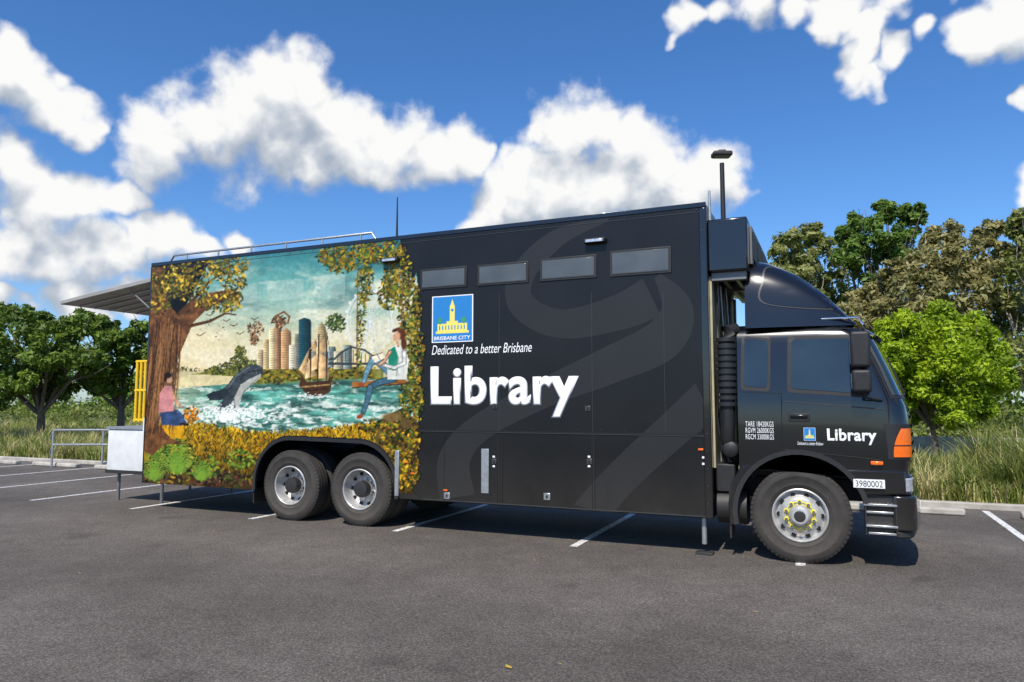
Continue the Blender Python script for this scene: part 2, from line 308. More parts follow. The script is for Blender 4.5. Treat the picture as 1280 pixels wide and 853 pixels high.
tree('mangrove_tree',[(15,415,34),(-5,450,38),(45,402,20),(60,435,34),(88,412,26),(88,458,32),(30,470,28),(115,445,26),(5,392,16),(60,478,24),(0,490,24)],30,'green',.12,per=95,dens=1.25,spread=1.5,base=52)
tree('mangrove_tree',[(150,428,26),(182,418,24),(165,462,28),(205,440,30),(135,478,22),(128,412,18),(108,400,14),(195,470,26),(120,480,18)],31,'green',.12,per=95,dens=1.25,spread=1.5)
tree('mangrove_tree',[(-60,420,48),(-110,430,55),(-60,380,30),(-150,400,50),(-30,470,35)],30,'green',.15,per=70,spread=1.5)
C=[];R=[]
for i in range(620):
    x=rng.uniform(-130,80); y=rng.uniform(48,62); h=4.0+2.0*math.sin(x*.13)+1.2*math.sin(x*.41)
    C.append((x,y,rng.uniform(.3,h))); R.append(rng.uniform(.9,1.8))
V,Q,t=leaves(np.array(C),np.array(R),60,.32); np_mesh('distant_trees',V,Q,LM['green'],None,tint=t)
C=[];R=[]
for i in range(420):
    x=rng.uniform(-75,-18) if i%2 else rng.uniform(1,34); y=rng.uniform(22,32); C.append((x,y,rng.uniform(.1,1.3))); R.append(rng.uniform(.5,1.0))
V,Q,t=leaves(np.array(C),np.array(R),80,.12); np_mesh('shrub_hedge',V,Q,LM['shrub'],None,tint=t)
def grass(name,n,region,hmin,hmax,blades,w=.012,dry=.5):
    x0,x1,y0,y1=region; T=np.stack([rng.uniform(x0,x1,n),rng.uniform(y0,y1,n)],1); H=rng.uniform(hmin,hmax,n)*(0.6+.7*rng.random(n)); D=np.clip(rng.normal(dry,.25,n)+.15*np.sin(T[:,0]*1.3)*np.cos(T[:,1]*1.1),0,1)
    k=n*blades; base=np.repeat(T,blades,0)+rng.normal(0,.09,(k,2)); h=np.repeat(H,blades)*rng.uniform(.5,1.15,k); a=rng.uniform(0,2*math.pi,k); lean=rng.uniform(.1,.95,k)*h
    dx,dy=np.cos(a),np.sin(a); sx,sy=-dy*w,dx*w
    def P(t,zf,wf): 
        X=base[:,0]+dx*lean*t; Y=base[:,1]+dy*lean*t; Z=h*zf
        return np.stack([X-sx*wf,Y-sy*wf,Z],1),np.stack([X+sx*wf,Y+sy*wf,Z],1)
    a0,b0=P(0,0,1);a1,b1=P(.3,.6,.9);a2,b2=P(1,.92,.15)
    V=np.stack([a0,b0,a1,b1,a2,b2],1).reshape(-1,3); o=np.arange(k)[:,None]*6
    Q=np.concatenate([o+np.array([[0,1,3,2]]),o+np.array([[2,3,5,4]])],1).reshape(-1,4)
    t=np.repeat(np.clip(np.repeat(D,blades)+rng.normal(0,.15,k),0,1),2)
    np_mesh(name,V,Q,LM['grass'],None,tint=t)
grass('long_grass',620,(3.0,16,6.1,11),.75,1.3,60,.009,.45)
grass('long_grass',300,(-1,3.2,6.1,11),.35,.75,50,.009,.45)
grass('long_grass',600,(-1,26,11,16.8),.2,.45,34,.012,.45)
grass('long_grass',1500,(-42,-8,6.1,14),.35,.7,34,.012,.6)
grass('long_grass',1300,(-50,-8,14,22),.4,.8,26,.018,.5)
grass('low_grass',2200,(-50,26,5.85,17),.12,.35,14,.012,.6)
# ================================================================== TRUCK
T=empty('mobile_library_truck')
XR,XF,ZB,ZT,WID=-10.26,-.98,.43,4.13,2.5
def arcpts(cx,cz,r,a0,a1,n): return [(cx+r*math.cos(math.radians(a0+(a1-a0)*i/n)),cz+r*math.sin(math.radians(a0+(a1-a0)*i/n))) for i in range(n+1)]
arch=[(-7.80,ZB)]+arcpts(-7.16,.56,.64,180,90,10)[0:]+arcpts(-5.90,.56,.62,90,0,10)+[(-5.28,ZB)]
arch=[(p[0],max(p[1],ZB)) for p in arch]
prof=[(XR,ZT),(XR,ZB)]+arch+[(XF,ZB),(XF,ZT)]
prism('body',prof,0,WID,M['black'],T,bevel=.012)
ao=[(-7.86,ZB)]+arcpts(-7.16,.56,.69,180,90,10)+arcpts(-5.90,.56,.67,90,0,10)+[(-5.23,ZB)]
ai=arch
n=len(ai); v=[(p[0],-.022,p[1]) for p in ao]+[(p[0],-.022,p[1]) for p in ai]+[(p[0],.02,p[1]) for p in ao]+[(p[0],.25,p[1]) for p in ai]; f=[]
for i in range(n-1): f+=[(i,i+1,i+1+n,i+n),(i,i+2*n,i+1+2*n,i+1),(i+n,i+1+n,i+1+3*n,i+3*n)]
obj('wheel_arch_lip',v,f,M['matt'],T,smooth=True)
# ---------------- mural painting (printed vinyl wrap)
X0,Y0,X1,Y1=174,288,536,618; W_,H_=X1-X0,Y1-Y0
PX,PY=np.meshgrid(np.arange(X0,X1,dtype=float),np.arange(Y0,Y1,dtype=float))
C=np.zeros((H_,W_,3)); 
_r=np.random.default_rng(5)
def vnoise(x,y,seed=0):
    tab=np.random.default_rng(seed+100).random((64,64)); xi=np.floor(x).astype(int); yi=np.floor(y).astype(int); fx=x-xi; fy=y-yi; fx=fx*fx*(3-2*fx); fy=fy*fy*(3-2*fy)
    g=lambda a,b: tab[a%64,b%64]
    return (g(xi,yi)*(1-fx)+g(xi+1,yi)*fx)*(1-fy)+(g(xi,yi+1)*(1-fx)+g(xi+1,yi+1)*fx)*fy
def fbm(sx,sy=None,o=5,seed=0,dx=0,dy=0):
    sy=sx if sy is None else sy; s=0;a=.5;t=0
    for i in range(o): s=s+a*vnoise((PX+dx)/sx*2**i,(PY+dy)/sy*2**i,seed+i); t+=a; a*=.55
    return s/t
def blend(mask,col):
    global C
    col=np.array(col,dtype=float); m=np.clip(mask,0,1)[...,None]; C=C*(1-m)+col*m
def pip(pts):
    ins=np.zeros(PX.shape,bool); j=len(pts)-1
    for i in range(len(pts)):
        xi,yi=pts[i];xj,yj=pts[j]
        if yi!=yj:
            c=((yi>PY)!=(yj>PY))&(PX<(xj-xi)*(PY-yi)/(yj-yi)+xi); ins^=c
        j=i
    return ins
def poly(pts,col,var=.18,seed=1,sc=6,alpha=1,light=0):
    m=pip(pts); n=fbm(sc,seed=seed)-.5; c=np.array(col,float)*(1+var*2*n[...,None])
    if light: 
        xs=[p[0] for p in pts]; c=c*(1+light*(((min(xs)+max(xs))/2-PX)/(max(xs)-min(xs)+1))[...,None])
    blend(m*alpha,c)
def ell(cx,cy,rx,ry,col,soft=.25,alpha=1,rot=0):
    ca,sa=math.cos(rot),math.sin(rot); u=((PX-cx)*ca+(PY-cy)*sa)/rx; w=(-(PX-cx)*sa+(PY-cy)*ca)/ry
    d=np.sqrt(u*u+w*w); blend(np.clip((1-d)/soft,0,1)*alpha,col)
def stamp(cx,cy,rx,ry,rot,col,a=1):
    R=int(max(rx,ry))+2; i0=max(0,int(cy)-Y0-R);i1=min(H_,int(cy)-Y0+R+1);j0=max(0,int(cx)-X0-R);j1=min(W_,int(cx)-X0+R+1)
    if i0>=i1 or j0>=j1: return
    x=PX[i0:i1,j0:j1]-cx;y=PY[i0:i1,j0:j1]-cy; ca,sa=math.cos(rot),math.sin(rot); u=(x*ca+y*sa)/rx;w=(-x*sa+y*ca)/ry
    m=(np.clip((1-np.sqrt(u*u+w*w))*2.2,0,1)*a)[...,None]; C[i0:i1,j0:j1]=C[i0:i1,j0:j1]*(1-m)+np.array(col)*m
def line(pts,w,col,a=1,w2=None):
    for i in range(len(pts)-1):
        (xa,ya),(xb,yb)=pts[i],pts[i+1]; l=math.hypot(xb-xa,yb-ya); k=max(2,int(l/1.0))
        for q in range(k+1):
            t=q/k; tt=(i+t)/(len(pts)-1); ww=w if w2 is None else w+(w2-w)*tt
            stamp(xa+(xb-xa)*t,ya+(yb-ya)*t,ww,ww,0,np.array(col)*(.85+.3*_r.random()),a)
def foliage(cells,n,cols,s=(1.6,3.6)):
    # dark under-layer first, lit leaves over it
    w=np.array([c[2]*c[3] for c in cells],float); w/=w.sum()
    for i in range(n):
        cx,cy,rx,ry=cells[_r.choice(len(cells),p=w)]; a=_r.uniform(0,6.28); q=_r.random()**.6; dk=.45 if i<n*.4 else 1
        c=np.array(cols[_r.integers(len(cols))])*_r.uniform(.6,1.25)*dk; l=_r.uniform(*s); stamp(cx+rx*q*math.cos(a),cy+ry*q*math.sin(a),l,l*.45,_r.uniform(0,3.14),np.clip(c,0,255))
# sky
ys=[288,320,350,385,420,455,480]; cs=np.array([(52,112,120),(72,136,140),(112,166,160),(166,192,176),(210,206,172),(228,208,160),(226,204,150)],float)
for k in range(3): C[...,k]=np.interp(PY,ys,cs[:,k])
c1=fbm(60,26,seed=3); blend(np.clip((c1-.5)*6,0,1)*.75*np.clip((PY-320)/35,0,1),(230,224,198)); c2=fbm(28,12,seed=9); blend(np.clip((c2-.56)*6,0,1)*.55*np.clip((PY-315)/40,0,1),(242,234,210))
blend(np.clip((fbm(40,14,seed=17)-.53)*7,0,1)*.55*np.clip((415-PY)/40,0,1),(86,122,122))
ell(245,425,62,46,(238,222,182),.9,.7); ell(470,322,60,18,(40,92,100),.8,.7)
for r in ((335,350,380,375),(287,356,322,380),(393,344,432,370)): poly([(r[0],r[1]+2),(r[2],r[1]-2),(r[2],r[3]-2),(r[0],r[3]+2)],(196,208,196),.05,alpha=.38)
# land and buildings
blend((PY>463)*1.0,(195,184,144)); poly([(240,468),(275,462),(300,456),(330,456),(360,458),(440,462),(480,462),(480,482),(240,482)],(118,118,54),.45,4)
for (cx,cy,rx,ry) in ((283,461,18,7),(299,453,12,9),(301,440,7,7),(315,458,12,7),(268,464,12,4)):
    foliage([(cx,cy,rx,ry)],110,[(86,98,44),(116,122,56),(64,76,36),(150,138,70)],(1.5,3.2))
for _ in range(320): stamp(_r.uniform(322,470),_r.uniform(459,476),_r.uniform(2,4),_r.uniform(1.2,2.6),0,np.array([(140,120,36),(96,98,38),(170,146,54),(60,62,30)][_r.integers(4)])*_r.uniform(.6,1.2))
def tower(x0,x1,y0,y1,c,top=0): 
    poly([(x0,y0+top),((x0+x1)/2,y0),(x1,y0+top),(x1,y1),(x0,y1)],c,.16,light=.9)
    for y in np.arange(y0+4,y1,3.0): line([(x0+1,y),(x1-1,y)],.7,np.array(c)*.62,.5)
    line([(x1-.5,y0+top+2),(x1-.5,y1)],.8,np.array(c)*.5,.7)
tower(322,331,438,462,(170,155,125));tower(330,338,425,462,(178,158,120));tower(337,346,408,462,(206,186,146),4);tower(345,352,398,462,(140,108,82),6);tower(352,364,410,462,(176,140,102),5);tower(362,372,432,462,(188,180,158));tower(369,376,418,462,(120,118,106))
tower(374,389,397,462,(38,72,80),3);tower(389,397,428,460,(140,136,122));tower(397,408,402,460,(160,144,108),9);tower(406,413,440,460,(90,100,100));tower(411,420,434,460,(116,128,128));tower(418,430,440,462,(170,162,138));tower(430,440,432,462,(128,138,134))
for (x,y,rx,ry) in ((320,411,11,9),(318,424,5,8),(349,402,9,7)): foliage([(x,y,rx,ry)],60,[(140,106,76),(176,138,100),(104,76,54)],(1.6,3.2))
line([(346,410),(344,396),(355,390),(362,396),(360,404)],1.5,(120,86,60))
foliage([(420,404,13,12)],170,[(78,100,50),(118,132,62),(56,72,36)],(1.5,3))
for rr_,ww in ((1,1.5),(.86,.8)):
    for a in np.linspace(0,6.28,110): stamp(462+28*rr_*math.cos(a),402+38*rr_*math.sin(a),ww,ww,0,(222,226,218))
for a in np.linspace(0,6.28,21)[:-1]: line([(462,402),(462+28*math.cos(a),402+38*math.sin(a))],.75,(212,220,216),.7)
for a in np.linspace(0,6.28,21)[:-1]: stamp(462+30*math.cos(a),402+40*math.sin(a),2.2,2.2,0,(232,234,228))
line([(462,402),(450,456)],1.2,(205,210,208)); line([(462,402),(474,456)],1.2,(205,210,208))
line([(405,450),(418,449),(428,440),(440,434),(456,438),(470,448),(482,450)],1.6,(64,76,78)); line([(404,455),(486,455)],1.9,(60,70,70))
for x in range(412,484,5): line([(x,455),(x,438+abs(x-442)*.36)],.8,(74,86,86))
# water
wm=np.clip((PY-476-3*np.sin(PX/40))/3,0,1); wn=fbm(22,5,seed=21); wc=np.array((84,134,122))[None,None]*(1+(wn[...,None]-.5)*1.7); 
C=C*(1-wm[...,None])+wc*wm[...,None]; blend(wm*np.clip((285-PX)/70,0,1)*.7,(186,186,152)); blend(wm*np.clip((fbm(12,3,seed=31)-.57)*8,0,1)*.75,(222,230,216)); blend(wm*np.clip((PY-498)/12,0,1)*np.clip((fbm(9,4,seed=33)-.49)*7,0,1)*.9,(238,240,230))
blend(wm*np.clip((fbm(16,3,seed=35)-.58)*8,0,1)*.5,(40,78,74))
poly([(215,470),(250,468),(320,473),(290,480),(215,486)],(214,202,158),.12,5)
foliage([(235,462,16,3),(300,486,18,3),(415,480,10,3),(345,478,14,3)],140,[(90,84,50),(120,112,60),(60,64,44)],(1.2,2.6))
# ship
poly([(374,482),(377,468),(384,478),(410,476),(417,468),(413,490),(402,496),(384,494)],(76,52,34),.25)
line([(378,484),(412,481)],1.1,(170,138,90)); line([(380,489),(410,486)],.8,(44,30,20))
for s in ([(381,474),(386,448),(396,470)],[(388,450),(401,438),(404,458),(390,464)],[(397,474),(400,442),(410,448),(412,474)],[(395,436),(406,422),(409,438),(396,445)],[(382,470),(374,462),(387,436)],[(388,436),(394,424),(396,440)]): poly(s,(200,168,124),.25,light=.6)
line([(397,482),(399,418)],1.1,(64,44,28)); line([(408,480),(409,416)],1.0,(64,44,28)); line([(388,478),(389,428)],.9,(64,44,28)); line([(376,470),(366,460)],.9,(64,44,28)); line([(399,418),(376,468)],.5,(64,44,28),.7);line([(409,416),(417,468)],.5,(64,44,28),.7)
for _ in range(60): stamp(_r.uniform(372,418),_r.normal(496,2),_r.uniform(1,3),1,0,(234,236,228),.8)
# whale breaching
wh=[(262,500),(266,493),(274,489),(284,482),(292,471),(302,462),(313,456.5),(322,456),(328,459),(329.5,465),(327,471),(318,479),(309,486),(303,494),(300,506),(297,518),(284,518),(281,508),(286,500),(276,500)]
poly(wh,(66,72,76),.4,6,4); poly([(301,481),(312,474),(327,467),(327,471),(318,479),(309,486),(303,494),(300,506),(295,512),(293,498)],(172,172,164),.2)
for q in range(5): line([(298+q*1.6,503-q*3.2),(305+q*2.4,489-q*2),(322+q*.8,473-q*.6)],.45,(90,94,94),.6)
poly([(262,500),(258,494),(266,490),(284,486),(288,492),(276,501)],(46,52,58),.25); poly([(288,492),(279,500),(270,512),(276,514),(288,503)],(60,66,70),.2)
line([(303,470),(312,465),(327,463)],.7,(28,34,40)); stamp(308,470,1.2,1.2,0,(20,22,24)); line([(286,484),(296,470),(312,459)],1.2,(110,118,120),.5)
for _ in range(22): stamp(_r.uniform(290,322),_r.uniform(459,480),.8,.8,0,(124,130,130),.7)
for _ in range(420): stamp(_r.normal(290,22),_r.normal(518,6),_r.uniform(1,3),_r.uniform(.8,2),0,(240,242,234),.85)
foliage([(272,412,26,14)],26,[(205,190,158)],(1,2)); 
for x,y in ((262,395),(300,418),(470,368),(283,402),(318,400),(250,420),(276,386),(292,408)): line([(x-4,y-2),(x,y),(x+5,y-3)],.9,(110,86,66))
# golden ground
GX=[174,230,270,330,380,430,470,536]; GY=[524,528,532,541,538,533,530,535]
gt=np.interp(PX,GX,GY)+2*np.sin(PX/6); gm=np.clip((PY-gt)/2,0,1)
gn=fbm(7,16,seed=41); gcol=np.array((196,148,26))[None,None]*(.55+.85*gn[...,None]); gdark=np.clip((PY-gt-26)/46+.8*(fbm(30,seed=43)-.5),0,1)[...,None]; gcol=gcol*(1-gdark*.8)+np.array((44,32,22))*gdark*.8
C=C*(1-gm[...,None])+gcol*gm[...,None]
for _ in range(3400):
    x=_r.uniform(230,525); t=np.interp(x,GX,GY); y=t+_r.random()**1.3*62; c=np.array([(220,176,36),(184,136,22),(234,200,70),(130,96,20),(88,92,28),(60,60,24)][_r.integers(6)])*_r.uniform(.6,1.1)*(1-.4*min(1,(y-t)/60)); stamp(x,y,_r.uniform(2,5),.8,1.57+_r.normal(0,.5),c)
foliage([(235,594,55,16),(290,600,30,10),(200,590,24,16)],900,[(70,52,42),(92,66,48),(44,36,30),(110,58,58),(60,76,36),(96,110,46),(150,120,40)],(1.5,4))
foliage([(195,560,16,24),(222,570,20,22),(256,584,22,14),(300,575,20,12)],700,[(88,118,40),(122,146,54),(54,78,30),(160,150,60)],(1.8,4.5))
for (ox,oy,sx_,nl) in ((222,594,1,13),(193,602,.8,9),(252,602,.6,9),(500,602,.5,7)):
    for a in np.linspace(-2.7,-.45,nl):
        ex=38*math.cos(a)*.6*sx_;ey=44*math.sin(a)*sx_
        line([(ox,oy),(ox+ex*.6,oy+ey*.75),(ox+ex*1.1,oy+ey)],1.0,(104,140,52),.9,.5)
        for t in np.linspace(.2,1,9): 
            for sg in (-1,1): stamp(ox+ex*t+sg*2*sx_,oy+ey*t,(3.6*(1.1-t)+1)*sx_,.8,a+sg*.9,(122,156,60),.9)
# big tree on left
blk=np.clip(1-(PX-172)/ (96-(PY-320)*.55).clip(8,200),0,1)*(PY<400); blend((blk>0.02)*np.clip(1.5-fbm(20,seed=51)*1.2,0,1)*.97,(18,16,15))
tr=[(174,560),(180,520),(184,470),(186,420),(186,385),(188,335),(205,335),(211,380),(224,396),(240,380),(262,366),(290,362),(303,368),(300,374),(280,376),(258,388),(242,404),(233,424),(222,450),(208,476),(200,500),(198,530),(214,548),(235,556),(205,556),(190,570)]
poly(tr,(108,74,46),.6,55,6)
for i in range(110):
    x=_r.uniform(182,228); line([(x,_r.uniform(395,440)),(x-5+_r.normal(0,2),_r.uniform(450,500)),(x-12,_r.uniform(505,545))],.8,(52,32,20) if i%2 else (164,120,76),.55)
line([(215,398),(236,408),(262,402),(282,392),(296,394)],3.2,(84,56,34),w2=1)
line([(225,392),(245,372),(262,352),(275,344)],3,(84,56,34),w2=1); line([(240,380),(268,370),(298,366)],3.4,(104,72,42),w2=1.6)
foliage([(215,345,26,22),(250,340,34,16),(285,332,28,13),(292,352,16,14),(272,380,28,12),(200,370,14,24),(292,376,12,12),(235,362,26,14)],1200,[(140,122,44),(188,154,56),(100,102,38),(84,80,30),(214,178,72),(118,112,44)],(1.6,4.0))
# boy sitting against the trunk
poly([(203,531),(200,517),(210,511),(222,513),(229,521),(234,529),(226,533)],(58,76,108),.3); poly([(198,516),(200,492),(206,483),(215,483),(218,496),(217,514)],(196,136,134),.2); 
ell(211.5,474,5,6.2,(190,146,116),.3); ell(210,469.5,5.8,4.4,(36,26,20),.4); ell(207,474,2.4,4.6,(36,26,20),.4); line([(215,490),(220,502),(227,509)],1.8,(198,146,116)); stamp(215,474,.7,.7,0,(40,26,20)); line([(222,514),(229,521),(226,531)],2.2,(72,92,124))
line([(226,530),(235,531)],1.8,(40,30,26)); foliage([(240,518,10,9)],60,[(205,124,30),(216,150,40)],(2,4))
# right-hand foliage
blend((PX>(519+5*np.sin(PY/9)+6*(fbm(14,seed=61)-.5)))*1.0,(8,8,9)); blend(((PX>500)&(PY<350+10*np.sin(PX)))*1.0,(10,10,11)); 
poly([(470,545),(480,520),(500,512),(522,525),(522,600),(470,590)],(96,82,42),.5,63,5)
foliage([(440,318,40,14),(478,314,30,16),(425,332,20,10),(498,345,18,32),(512,385,15,40),(516,440,14,46),(514,500,15,44),(456,350,11,28),(488,366,16,22),(408,322,14,8)],2600,[(88,106,44),(124,128,48),(64,80,32),(176,150,56),(146,112,40)],(1.6,4.2))
foliage([(452,395,6,36),(449,440,4,26)],150,[(88,106,44),(124,128,48),(176,150,56)],(1.4,3.2))
foliage([(500,550,26,30),(505,590,20,24),(470,532,24,8)],1100,[(160,134,34),(84,106,36),(54,46,24),(200,158,50),(96,72,36)],(1.6,4.4))
ell(490,522,16,7,(134,108,70),.4,.8); ell(508,530,10,8,(100,80,54),.4,.8)
# girl reading on a swing
line([(447,340),(446,478)],.8,(120,90,50)); line([(503,345),(502,478)],.8,(120,90,50))
ell(486,450,26,28,(192,190,152),.5,.45)
poly([(440,478),(507,473),(508,479.5),(441,485)],(150,100,52),.25); line([(441,485),(508,480)],.8,(60,40,24))
def limb(p,w,w2,c): 
    line(p,w+.9,np.array(c)*.45,1,w2+.8); line(p,w,c,1,w2)
limb([(493,474),(474,478),(463,484)],4.2,3.6,(72,104,120)); limb([(463,484),(459,502),(454,516)],3.6,2.6,(80,112,128))
limb([(494,471),(476,455),(467,448)],5.0,4.2,(104,138,154)); limb([(467,448),(459,464),(455,477)],4.0,2.6,(110,146,160))
ell(450,521,5.6,3.2,(146,74,46),.4,rot=-.4); ell(452,481,5,3,(146,74,46),.4,rot=-.3)
poly([(485,475),(484,452),(487,436),(497,430),(507,434),(511,452),(508,475)],(218,218,208),.14); poly([(486,462),(486,438),(494,433),(498,446),(495,464)],(40,132,108),.16); line([(498,446),(496,470)],.8,(140,140,134))
ell(502,418,6.6,8,(92,54,32),.3); ell(505,430,4.2,10,(92,54,32),.4); ell(496,421,5.2,7,(212,166,136),.3,rot=.3); line([(492,414),(499,411)],2.4,(92,54,32)); stamp(493,420,.8,.6,0,(40,26,20)); line([(491.5,425),(494,425.5)],.5,(160,70,66)); line([(497,428),(498,433)],1.8,(204,158,128))
limb([(505,440),(506,454),(493,460),(482,457)],2.4,2,(222,222,214)); limb([(488,440),(480,452),(474,456)],1.9,1.6,(208,162,132)); stamp(480,457,2,1.6,0,(212,168,138))
poly([(464,446),(478,441),(482,447),(469,454)],(236,228,204),.05); line([(472,444),(475,450)],.6,(90,76,60)); line([(464,446),(478,441)],.6,(70,60,50))
C*=(1+.2*(fbm(3,seed=71)-.5)+.12*(fbm(24,seed=73)-.5))[...,None]
g=C.mean(-1,keepdims=True); C=g+(C-g)*1.08; C=np.clip(124+(C-128)*1.06,0,255)/255
lin=np.where(C<=.04045,C/12.92,((C+.055)/1.055)**2.4)*.86
gxz=np.array([[B(x,y) for x in range(X0,X1)] for y in range(Y0,Y1)])
inside=(gxz[...,0]>XR+.002)&(gxz[...,1]>ZB+.002)&(gxz[...,1]<ZT-.002)
gx=np.clip(gxz[...,0],XR+.003,None); gz=np.clip(gxz[...,1],ZB+.003,ZT-.003)
Vv=np.stack([gx,np.full_like(gx,-.0035),gz],-1).reshape(-1,3)
idx=np.arange(H_*W_).reshape(H_,W_); q=np.stack([idx[1:,:-1],idx[1:,1:],idx[:-1,1:],idx[:-1,:-1]],-1)
ins=inside[1:,:-1]|inside[1:,1:]|inside[:-1,1:]|inside[:-1,:-1]
cxm=(gx[1:,:-1]+gx[:-1,1:])/2; czm=(gz[1:,:-1]+gz[:-1,1:])/2
PXs,PYs=PX,PY; PX,PY=cxm,czm; ina=pip([(-7.83,.2)]+[(p[0],p[1]+.02) for p in ao]+[(-5.25,.2)]); PX,PY=PXs,PYs
blackfac=(C[1:,:-1].max(-1)<.06)&(PX[1:,:-1]>495)
keep=ins&~ina&~blackfac
def mural_mat():
    m=bpy.data.materials.new('mural_print');t=nt(m);N=t.nodes;L=t.links;b=N['Principled BSDF'];b.inputs['Roughness'].default_value=.4;b.inputs['Specular IOR Level'].default_value=.25
    a=N.new('ShaderNodeVertexColor');a.layer_name='Col';L.new(a.outputs['Color'],b.inputs['Base Color']);return m
np_mesh('mural_wrap',Vv,q[keep],mural_mat(),T,col=np.concatenate([lin.reshape(-1,3),np.ones((H_*W_,1))],1))
# ---------------- black side graphics and fittings
def ribbon(name,pts,y,m):
    P=[np.array(p,float) for p in pts]; out=[]
    for i in range(len(P)-1):
        p0=P[max(i-1,0)];p1=P[i];p2=P[i+1];p3=P[min(i+2,len(P)-1)]
        for k in range(8):
            t=k/8; out.append(.5*((2*p1)+(-p0+p2)*t+(2*p0-5*p1+4*p2-p3)*t*t+(-p0+3*p1-3*p2+p3)*t**3))
    out.append(P[-1]); v=[];f=[]
    for i,p in enumerate(out):
        d=out[min(i+1,len(out)-1)]-out[max(i-1,0)]; n_=np.array([-d[1],d[0]]);n_/=np.linalg.norm(n_)+1e-9
        for s in (-1,1):
            x,z=B(p[0]+s*n_[0]*p[2]/2,p[1]+s*n_[1]*p[2]/2); v.append((min(x,XF-.01),y,min(max(z,ZB+.005),ZT-.005)))
    for i in range(len(out)-1): f.append((2*i,2*i+1,2*i+3,2*i+2))
    obj(name,v,f,m,T)
ribbon('swirl_upper',[(760,275,4),(700,296,22),(655,340,30),(652,380,34),(700,405,36),(770,392,44),(815,372,52)],-.0015,M['swirl'])
ribbon('swirl_lower',[(822,345,10),(846,385,40),(828,425,52),(760,458,46),(680,492,36),(600,535,34),(568,575,40),(572,622,44)],-.0022,M['swirl'])
ribbon('swirl_tail',[(886,498,50),(850,530,46),(800,575,44),(765,610,44),(735,646,46)],-.0030,M['swirl'])
def vs(px,py0,py1,w=.010,y=-.006,m='seam'):
    x,z0=B(px,py1); _,z1=B(px,py0); box('seam_and_highlight',x-w/2,x+w/2,y,.001,max(z0,ZB+.004),z1,M[m],T,bevel=0)
def hs(x0,x1,z,w=.012,y=-.007,m='seam'): box('seam_and_highlight',x0,x1,y,.001,z-w/2,z+w/2,M[m],T,bevel=0)
zs=B(700,541)[1]
hs(B(524,541)[0],XF-.03,zs,.018,-.009); hs(B(524,541)[0],XF-.03,zs-.013,.006,-.010,'edge')  # second, paler strip is a painted highlight under the dark seam
for p in (622,628,741,744): 
    vs(p,545,642)
vs(623.6,545,642,.004,-.007,'edge'); vs(742.5,545,645,.004,-.007,'edge'); vs(555,545,625,.004,-.006,'seam')  # pale strips here paint the highlight on the seam edges
vs(624,366,540,.005,-.004,'edge'); vs(741,366,540,.005,-.004,'edge'); vs(832,366,540,.004,-.004,'edge')
hs(B(530,541)[0],XF-.03,ZB+.02,.012,-.007,'edge')
box('roof_trim',XR,XF,-.010,.03,ZT-.045,ZT+.012,M['cabblack'],T); hs(XR+.01,XF-.06,ZT-.10,.006,-.006,'edge')
box('corner_trim',XF-.085,XF+.006,-.012,.05,ZB,ZT-.05,M['cabblack'],T,bevel=.012)
box('rear_corner_trim',XR-.008,XR+.02,-.008,.03,ZB,ZT-.05,M['cabblack'],T)
# rivets along trims
gs=[]
for x in np.arange(XR+.15,XF-.1,.22): gs.append(tubegeo([(x,-.008,ZT-.07),(x,.0,ZT-.07)],.007,6))
for z in np.arange(.6,4.0,.2): gs.append(tubegeo([(XF-.045,-.016,z),(XF-.045,-.01,z)],.008,6))
for x in np.arange(-4.7,XF-.1,.3): gs.append(tubegeo([(x,-.006,zs+.04),(x,.0,zs+.04)],.006,6))
v,f=merge(gs); obj('rivets',v,f,M['edge'],T)
for (x0,y0,x1,y1) in ((526,333,584,362),(597,327,661,357),(675,319,746,351),(762,309,839,345)):
    xa,_=B(x0,y0); xb,_=B(x1,y0); xm=(x0+x1)/2; za=B(xm,y1-1)[1]; zb=B(xm,y0+2)[1]
    box('window_frame',xa,xb,-.014,.001,za,zb,M['matt'],T,bevel=.006); box('window_glass',xa+.035,xb-.035,-.017,-.012,za+.035,zb-.03,M['bglass'],T,bevel=.002)
    box('window_rail',xa+.03,xb-.03,-.019,-.010,za+.028,za+.04,M['edge'],T,bevel=0)
for px,py in ((745,302),(490,326)):
    x,z=B(px,py); box('flood_light',x-.14,x+.14,-.09,0,z-.03,z+.03,M['matt'],T,bevel=.01); box('flood_light_lens',x-.11,x+.11,-.094,-.088,z-.022,z+.014,M['lens'],T)
for px,py in ((559,620),(684,621),(619,508),(735,511),(618,577),(737,577)):
    x,z=B(px,py); s=.045 if py>600 else .035; box('latch',x-s,x+s,-.014,0,z-s,z+s,M['silver'] if py>600 else M['edge'],T,bevel=.006); box('latch_key',x-.012,x+.012,-.022,-.01,z-.02,z+.02,M['matt'],T)
x,z=B(606.5,589); box('locker_grab_slot',x-.055,x+.055,-.012,0,z-.29,z+.29,M['galv'],T,bevel=.05,seg=4)
x,z=B(497,593); box('filler_plate',x-.035,x+.035,-.03,0,z-.30,z+.33,M['galv'],T,bevel=.01)
for px,py,m in ((508,578,'orange'),(516,592,'orange'),(876,562,'orange'),(557,613,'orange')):
    x,z=B(px,py); box('side_marker',x-.03,x+.03,-.012,0,z-.012,z+.012,M[m],T)
for px,py in ((617,571),(617,583),(736,571),(736,583),(879,572),(879,580)):
    x,z=B(px,py); box('warning_label',x-.012,x+.02,-.0045,-.001,z-.012,z+.012,M['white'],T,bevel=0)
